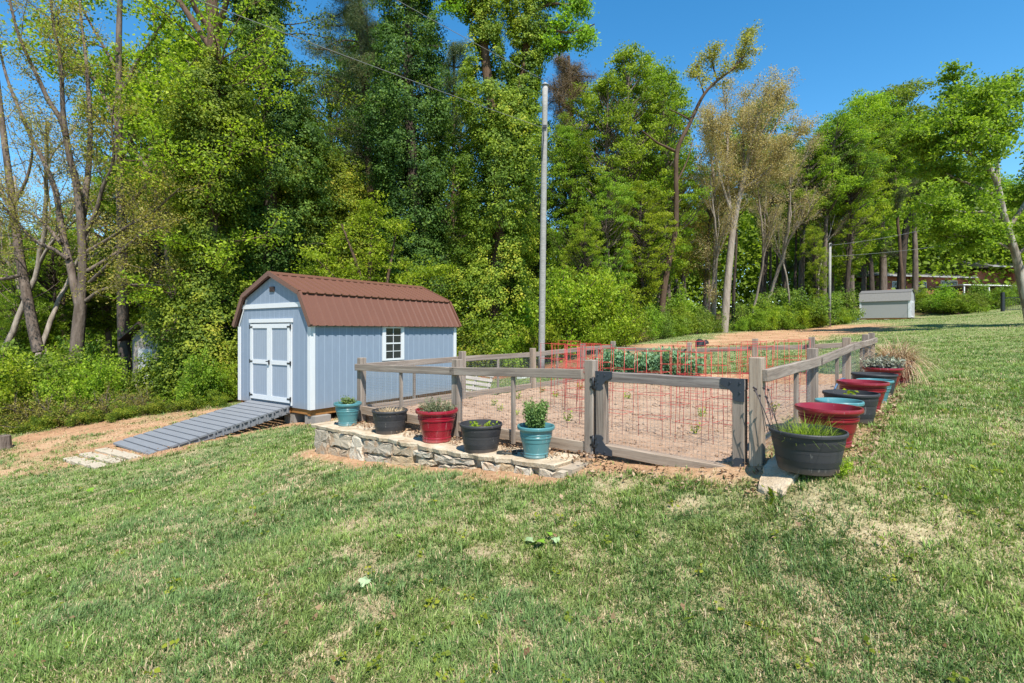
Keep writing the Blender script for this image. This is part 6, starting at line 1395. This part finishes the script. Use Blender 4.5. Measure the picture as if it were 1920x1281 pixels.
shrubs([('bG',1205,23.6,560,.9),('bM',1235,24.5,570,.9),('bG',1265,25.6,580,.9),('bG',1290,27,560,.9),('bM',1315,28,560,.9),('bG',1335,29,580,.9),('bG',1290,29,530,.9),('bM',1225,26,540,.9),('bT',1195,22.4,600,.9),('bT',1215,23.4,590,.9)], 'green shrub at the wood edge behind the garden fence', 'shrubs behind the garden')
shrubs([('bG',1385,31,590,1.0),('bG',1410,32,570,1.0),('bL',1440,33.2,560,1.0),('bG',1470,34.2,570,1.0),('bL',1500,35,560,1.0),('bG',1530,36,570,1.0),('bL',1575,37.5,575,1.0),('bM',1420,35,530,1.0),('bM',1490,37,520,1.0),('bM',1550,38,530,1.0),('bM',1578,40,530,1.0)], 'green shrub along the far side of the dirt strip', 'shrubs beyond the dirt strip')
shrubs([('bM',1732,48.5,556,1.0),('bG',1752,47,548,1.0),('bM',1776,45.5,545,1.1),('bG',1806,43,540,1.1),('bM',1834,43.2,538,1.1),('bG',1860,43.4,535,1.1),('bG',1738,50,532,1.0),('bG',1790,44.4,525,1.1),('bM',1845,44.6,520,1.1),('bM',1900,45,520,1.1)], 'clipped green hedge shrub between the lawn and the brick house', 'hedge shrubs before the brick house')
# far woodland mass
def far_mass(n, seed):
    rs = np.random.RandomState(seed); px = rs.uniform(-500, 2500, n); D = rs.uniform(58, 85, n); x, y = AT(px, D)
    topy = np.interp(px, [-500,0,200,400,1000,1250,1500,1700,2000,2500], [480,470,470,420,400,400,400,380,380,380]) + (fbm(px/70, D*.05, s=4)-.5)*150
    zt = ZC + (HY-topy)/F*D; zg = H(x, y); f = rs.rand(n)**.8; z = zg + (zt-zg)*f
    P_ = np.stack([x, y, z], -1) + rs.normal(size=(n,3))*.4; N = nrm(rs.normal(size=(n,3))+[0,-.5,.7]); tone = .45+.6*(vnoise(x/2.5, y/2.5, z/2.0, s=6)-.5)+.3*(rs.rand(n)-.5)
    return leaves_mesh('distant_woods', rs, P_, N, .5*(.6+.8*rs.rand(n)), tone, L['green'], .65)
set_props(link('distant_woods', far_mass(360000, 3)), 'far green woodland closing the view behind the trees', 'woods', kind='stuff')
# forest floor cover: low leaves and sticks under the trees
def cover(n, seed):
    rs = np.random.RandomState(seed); x, y = frost(n, 13, 50, -1.1, 1.05, rs); _, mul, fo, _, _ = masks(x, y); ok = (fo > .5) & (rs.rand(n) < .55+.45*fbm(x*.8, y*.8, s=3)); x, y = x[ok], y[ok]; n = len(x)
    z = H(x, y) + rs.rand(n)**1.5*(.35+.5*vnoise(x*.7, y*.7, s=8)); P_ = np.stack([x,y,z], -1); N = nrm(rs.normal(size=(n,3))*.7+[0,0,1])
    return leaves_mesh('undergrowth', rs, P_, N, (.06+.05*rs.rand(n))*(1+y/60), .5+.5*(vnoise(x*.9, y*.9, s=2)-.5)+.4*(rs.rand(n)-.5), L['ivy'], .65)
set_props(link('undergrowth', cover(90000, 8)), 'low leafy ground cover under the trees', 'ground cover', kind='stuff')
for k, v in PROTO.items():
    if v[1] == 0: print('UNUSED proto', k)
